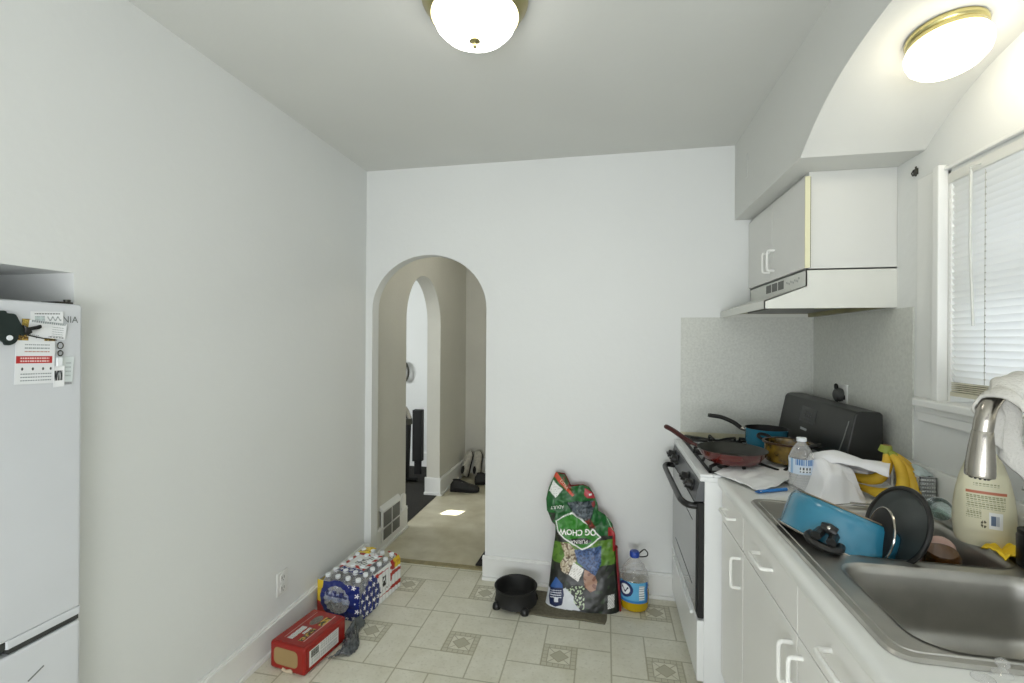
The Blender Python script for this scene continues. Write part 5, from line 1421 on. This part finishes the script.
def oil_jug():
    c = Vector((.163, 2.665, 0)); t = thing('oil_jug', 'large clear oil jug with blue cap and yellow oil on the floor', 'jug', c); mx = T(*c)
    def prof(z):
        return interp(z, [(0, .055), (.006, .068), (.02, .074), (.09, .077), (.12, .074), (.145, .077), (.185, .074), (.225, .058), (.255, .038), (.272, .022), (.285, .019), (.30, .019)])
    def f(u, v):
        z = .30 * v; a = 2 * PI * u; r = prof(z) + (.0018 * math.sin((a * 6 + z * 160)) if .13 < z < .24 else 0)
        return c + Vector((r * math.cos(a), r * .86 * math.sin(a), z + .001))
    b = B(); b.grid(f, 72, 80, wrapu=True); b.build('jug_body', 'clear', t)
    b = B(); b.lathe([(0, .0005), (.0558, .0008), (.069, .0065), (.0752, .02), (.0778, .09), (.0768, .104), (.074, .106), (0, .1065)], 48, mx, sy=.86); b.build('oil', 'oil', t)
    b = B(); b.lathe([(.0, .31), (.022, .31), (.026, .304), (.027, .285), (.024, .279), (.0, .279)], 28, mx); b.build('cap', 'bluecap', t)
    b = B(); b.tube(smooth_path([(c.x + .018, c.y, .290), (c.x + .035, c.y - .004, .312), (c.x + .052, c.y - .006, .325), (c.x + .068, c.y - .008, .310), (c.x + .066, c.y - .006, .292), (c.x + .045, c.y, .282), (c.x + .02, c.y, .280)], 5), .0032, 8); b.build('carry_loop', 'blackm', t)
    def lf(u, v):
        a = -PI * .93 + u * PI * .75; z = .055 + .11 * v - .02 * (1 - u) * 0; r = prof(z) + .0030
        return c + Vector((r * math.cos(a), r * .86 * math.sin(a), z))
    def lp(u, v):
        d = math.hypot((u - .26) / .27, (v - .62) / .40)
        if d < .62: return hexc('#e4e8ec') if not (abs(v - .60 + .1 * math.sin(u * 30)) < .05 and .12 < u < .38) else hexc('#27304e')
        if d < .95: return hexc('#16275c')
        if .68 < u < .86 and .18 < v < .86: return hexc('#dfe3e4') if not (int(v * 26) % 3 == 0) else hexc('#7d8a90')
        if u > .9: return hexc('#2a6ab0')
        if v < .12: return hexc('#2a78b8')
        return hexc('#5aa6cf')
    b = B(); b.grid(lf, 100, 60, lp); b.build('label_band', 'print', t)
oil_jug()

# ================================================================== BEYOND THE ARCH
def sneaker(name, label, loc, rot, body, group=None, L=.28):
    t = thing(name, label, 'shoe', (0, 0, 0), group)
    S = []
    # stations along length: (x, halfwidth, height, heel/toe lift)
    st = [(0, .028, .05), (.03, .034, .095), (.07, .036, .10), (.11, .036, .088), (.15, .040, .070), (.19, .044, .056), (.23, .043, .046), (.26, .033, .036), (.28, .012, .022)]
    def f(u, v):
        x = v * .28; hw = interp(x, [(a, b_) for a, b_, _ in st]); h = interp(x, [(a, c_) for a, _, c_ in st])
        a = PI * u; ca, sa = math.cos(a), math.sin(a)
        z = .018 + h * (abs(sa) ** .7)
        yy = hw * math.copysign(abs(ca) ** .6, ca) * (1 - .35 * sa * (1 if x < .17 else .4))
        if .02 < x < .10 and sa > .93: z -= .03
        return Vector((x, yy, z))
    b = B(); b.grid(f, 24, 40); b.build('upper', body, t, solid=.003)
    b = B(); b.lathe([(0, .004), (.028, .003), (.032, -.004), (.028, -.010), (0, -.012)], 20, T(.058, 0, .112), sx=1.25, sy=.62); b.build('collar', 'sole', t)
    b = B()
    pr_ = [(x_ , interp(x_, [(a, b_) for a, b_, _ in st]) + .006) for x_ in [k * .28 / 16 for k in range(17)]]
    out = pr_ + [(x_, -w_) for x_, w_ in pr_[::-1]]
    b.prism(out, 'z', 0, .026); b.build('sole', 'sole', t, bevel=.006)
    b = B()
    for k in range(5):
        x = .115 + k * .02; h = .018 + interp(x, [(a, c_) for a, _, c_ in st])
        b.tube([(x, -.022, h - .014), (x + .004, 0, h + .002), (x, .022, h - .014)], .003, 6)
    b.build('laces', 'lace', t)
    t.location = loc
    if isinstance(rot, tuple): t.rotation_euler = rot
    else: t.rotation_euler = rot.to_euler()
    return t
def UPR(k):
    x = Vector((k, .42, .90)).normalized(); z = Vector((-.15, -.9, .42)); z = (z - x * z.dot(x)).normalized(); y = z.cross(x)
    return Matrix((x, y, z)).transposed()
def beyond():
    sneaker('sneaker', 'black low sneaker lying nearest on the hallway floor', (-1.47, 4.35, .006), (0, 0, R(5)), 'shoeblack', 'shoes in the hallway')
    sneaker('sneaker', 'grey and white sneaker propped upright against the wall, left of the pair', (-1.455, 4.80, .012), UPR(.06), 'shoegrey', 'shoes in the hallway')
    sneaker('sneaker', 'grey and white sneaker propped upright against the wall, right of the pair', (-1.325, 4.82, .012), UPR(-.08), 'shoegrey', 'shoes in the hallway')
    sneaker('sneaker', 'black sneaker half hidden behind the right arch jamb', (-1.30, 4.60, .006), (0, 0, R(20)), 'shoeblack', 'shoes in the hallway')
    # black wedge by jamb
    b = B(); b.prism([(-.825, .004), (-.66, .004), (-.66, .16), (-.72, .16), (-.775, .08)], 'y', 2.93, 2.97); tag(b.build('door_wedge', 'blackm', bevel=.006), 'black bag corner poking out behind the right arch jamb', 'bag')
    # small dark bump on jamb
    # exercise machine in the next room
    t = thing('exercise_machine', 'black and chrome exercise machine standing in the dark next room', 'exercise machine', (-2.15, 4.6, 0))
    y = 4.55
    b = B()
    b.tube([(-2.02, y, .04), (-2.0, y, .62)], .028, 10); b.tube([(-2.10, y + .05, .04), (-2.08, y + .05, .70)], .022, 10)
    b.tube([(-2.3, y, .03), (-1.9, y, .03)], .022, 8); b.tube([(-2.25, y - .15, .05), (-2.2, y + .25, .05)], .04, 8)
    b.build('frame', 'blackm', t)
    b = B(); b.tube(smooth_path([(-2.22, y - .02, .70), (-2.12, y - .03, .80), (-2.03, y - .03, .76), (-1.98, y - .03, .66)], 6), .028, 10); b.build('chrome_arm', 'chrome', t)
    b = B(); b.lathe([(0, 0), (.10, 0), (.12, .015), (.12, .04), (0, .05)], 24, axis_mtx((-2.12, y - .08, .16), (0, -1, 0))); b.build('wheel', 'black', t)
    b = B(); b.tube([(-1.99, y - .02, .66), (-1.985, y - .02, .60)], .035, 10); b.build('grip', 'gunmetal', t)
    b = B(); b.box(-2.06, -1.955, 4.78, 4.86, .15, .71); b.box(-2.045, -1.97, 4.80, 4.84, .0, .15); b2 = b.build('tower_speaker', 'blackm', bevel=.006)
    tag(b2, 'tall narrow black tower speaker beside the exercise machine', 'speaker')
    b = B(); b.tube([(-2.30 + .05 * math.cos(a), 5.10, 1.10 + .11 * math.sin(a)) for a in [2 * PI * k / 24 for k in range(24)]], .012, 8, closed=True); b.tube([(-2.30, 5.11, 1.01), (-2.28, 5.11, 1.19)], .009, 8)
    tag(b.build('wall_ornament', 'gunmetal'), 'dark oval metal ornament on the white wall of the next room', 'ornament')
beyond()

# ================================================================== CAMERA
F, YAW, PIT, ROL, H = 467.92, .1978, .0008, .0064, 1.458
cy_, sy_ = math.cos(YAW), math.sin(YAW)
fwd = Vector((-sy_, cy_, 0)); rt = Vector((cy_, sy_, 0)); up = Vector((0, 0, 1))
f2 = fwd * math.cos(PIT) + up * math.sin(PIT); u2 = up * math.cos(PIT) - fwd * math.sin(PIT)
r3 = rt * math.cos(ROL) + u2 * math.sin(ROL); u3 = u2 * math.cos(ROL) - rt * math.sin(ROL)
cam = bpy.data.cameras.new('camera'); co = bpy.data.objects.new('camera', cam); COL.objects.link(co)
cam.sensor_width = 36; cam.lens = F / 1024 * 36; cam.clip_start = .02
mw = Matrix((r3, u3, -f2)).transposed().to_4x4(); mw.translation = (0, 0, H); co.matrix_world = mw
SC.camera = co

# ================================================================== LIGHT
w = bpy.data.worlds.new('sky'); SC.world = w; w.use_nodes = True
bg = w.node_tree.nodes['Background']; bg.inputs[0].default_value = (.86, .93, 1.0, 1); bg.inputs[1].default_value = .6
def light(kind, name, loc, energy, color=(1, 1, 1), size=.2, rot=None, to=None, sy=None, spread=None):
    l = bpy.data.lights.new(name, kind); l.energy = energy; l.color = color
    o = bpy.data.objects.new(name, l); COL.objects.link(o); o.location = loc
    if kind == 'AREA':
        l.size = size
        if sy: l.shape = 'RECTANGLE'; l.size_y = sy
        if spread: l.spread = spread
    elif kind == 'POINT': l.shadow_soft_size = size
    if to is not None: o.rotation_euler = (Vector(to) - Vector(loc)).to_track_quat('-Z', 'Y').to_euler()
    return o
light('AREA', 'daylight_kitchen_window', (XR + .5, 1.2, 1.50), 11, (.78, .88, 1), 1.6, to=(XR, 1.2, 1.60), sy=.8)
light('AREA', 'rear_bounce_fill', (-.2, YREAR + .1, .9), 98, (.95, .975, 1), 2.2, to=(-.4, .3, 2.56), sy=1.4)  # added fill bounced off the ceiling from behind the camera, not a window
light('AREA', 'living_room_fill', (-4.5, 3.3, 1.6), 90, (.95, .98, 1), 1.2, to=(-2, 4.6, 1), sy=1.2)  # unseen light added to brighten the white wall of the next room
light('POINT', 'hall_fill', (-.75, 3.6, 2.35), 8, (1, .96, .88), .08)  # added point light that lifts the hall; no fixture hangs here
s = light('SUN', 'sun', (0, 6, 5), 40.0, (1, .96, .88), to=None)
s.data.angle = R(1.0)
sd = Vector((-1.27 - (-.755), 3.8 - 5.08, 0 - 1.55)); s.rotation_euler = sd.to_track_quat('-Z', 'Y').to_euler()

SC.view_settings.view_transform = 'Standard'; SC.view_settings.look = 'None'; SC.view_settings.gamma = 1
SC.view_settings.use_curve_mapping = False; SC.view_settings.exposure = -0.08
try:
    SC.cycles.use_denoising = True; SC.cycles.denoiser = 'OPENIMAGEDENOISE'
    SC.cycles.max_bounces = 8; SC.cycles.diffuse_bounces = 5; SC.cycles.transparent_max_bounces = 24; SC.cycles.transmission_bounces = 6
    SC.cycles.sample_clamp_indirect = 6; SC.cycles.caustics_reflective = False; SC.cycles.caustics_refractive = False
except Exception: pass
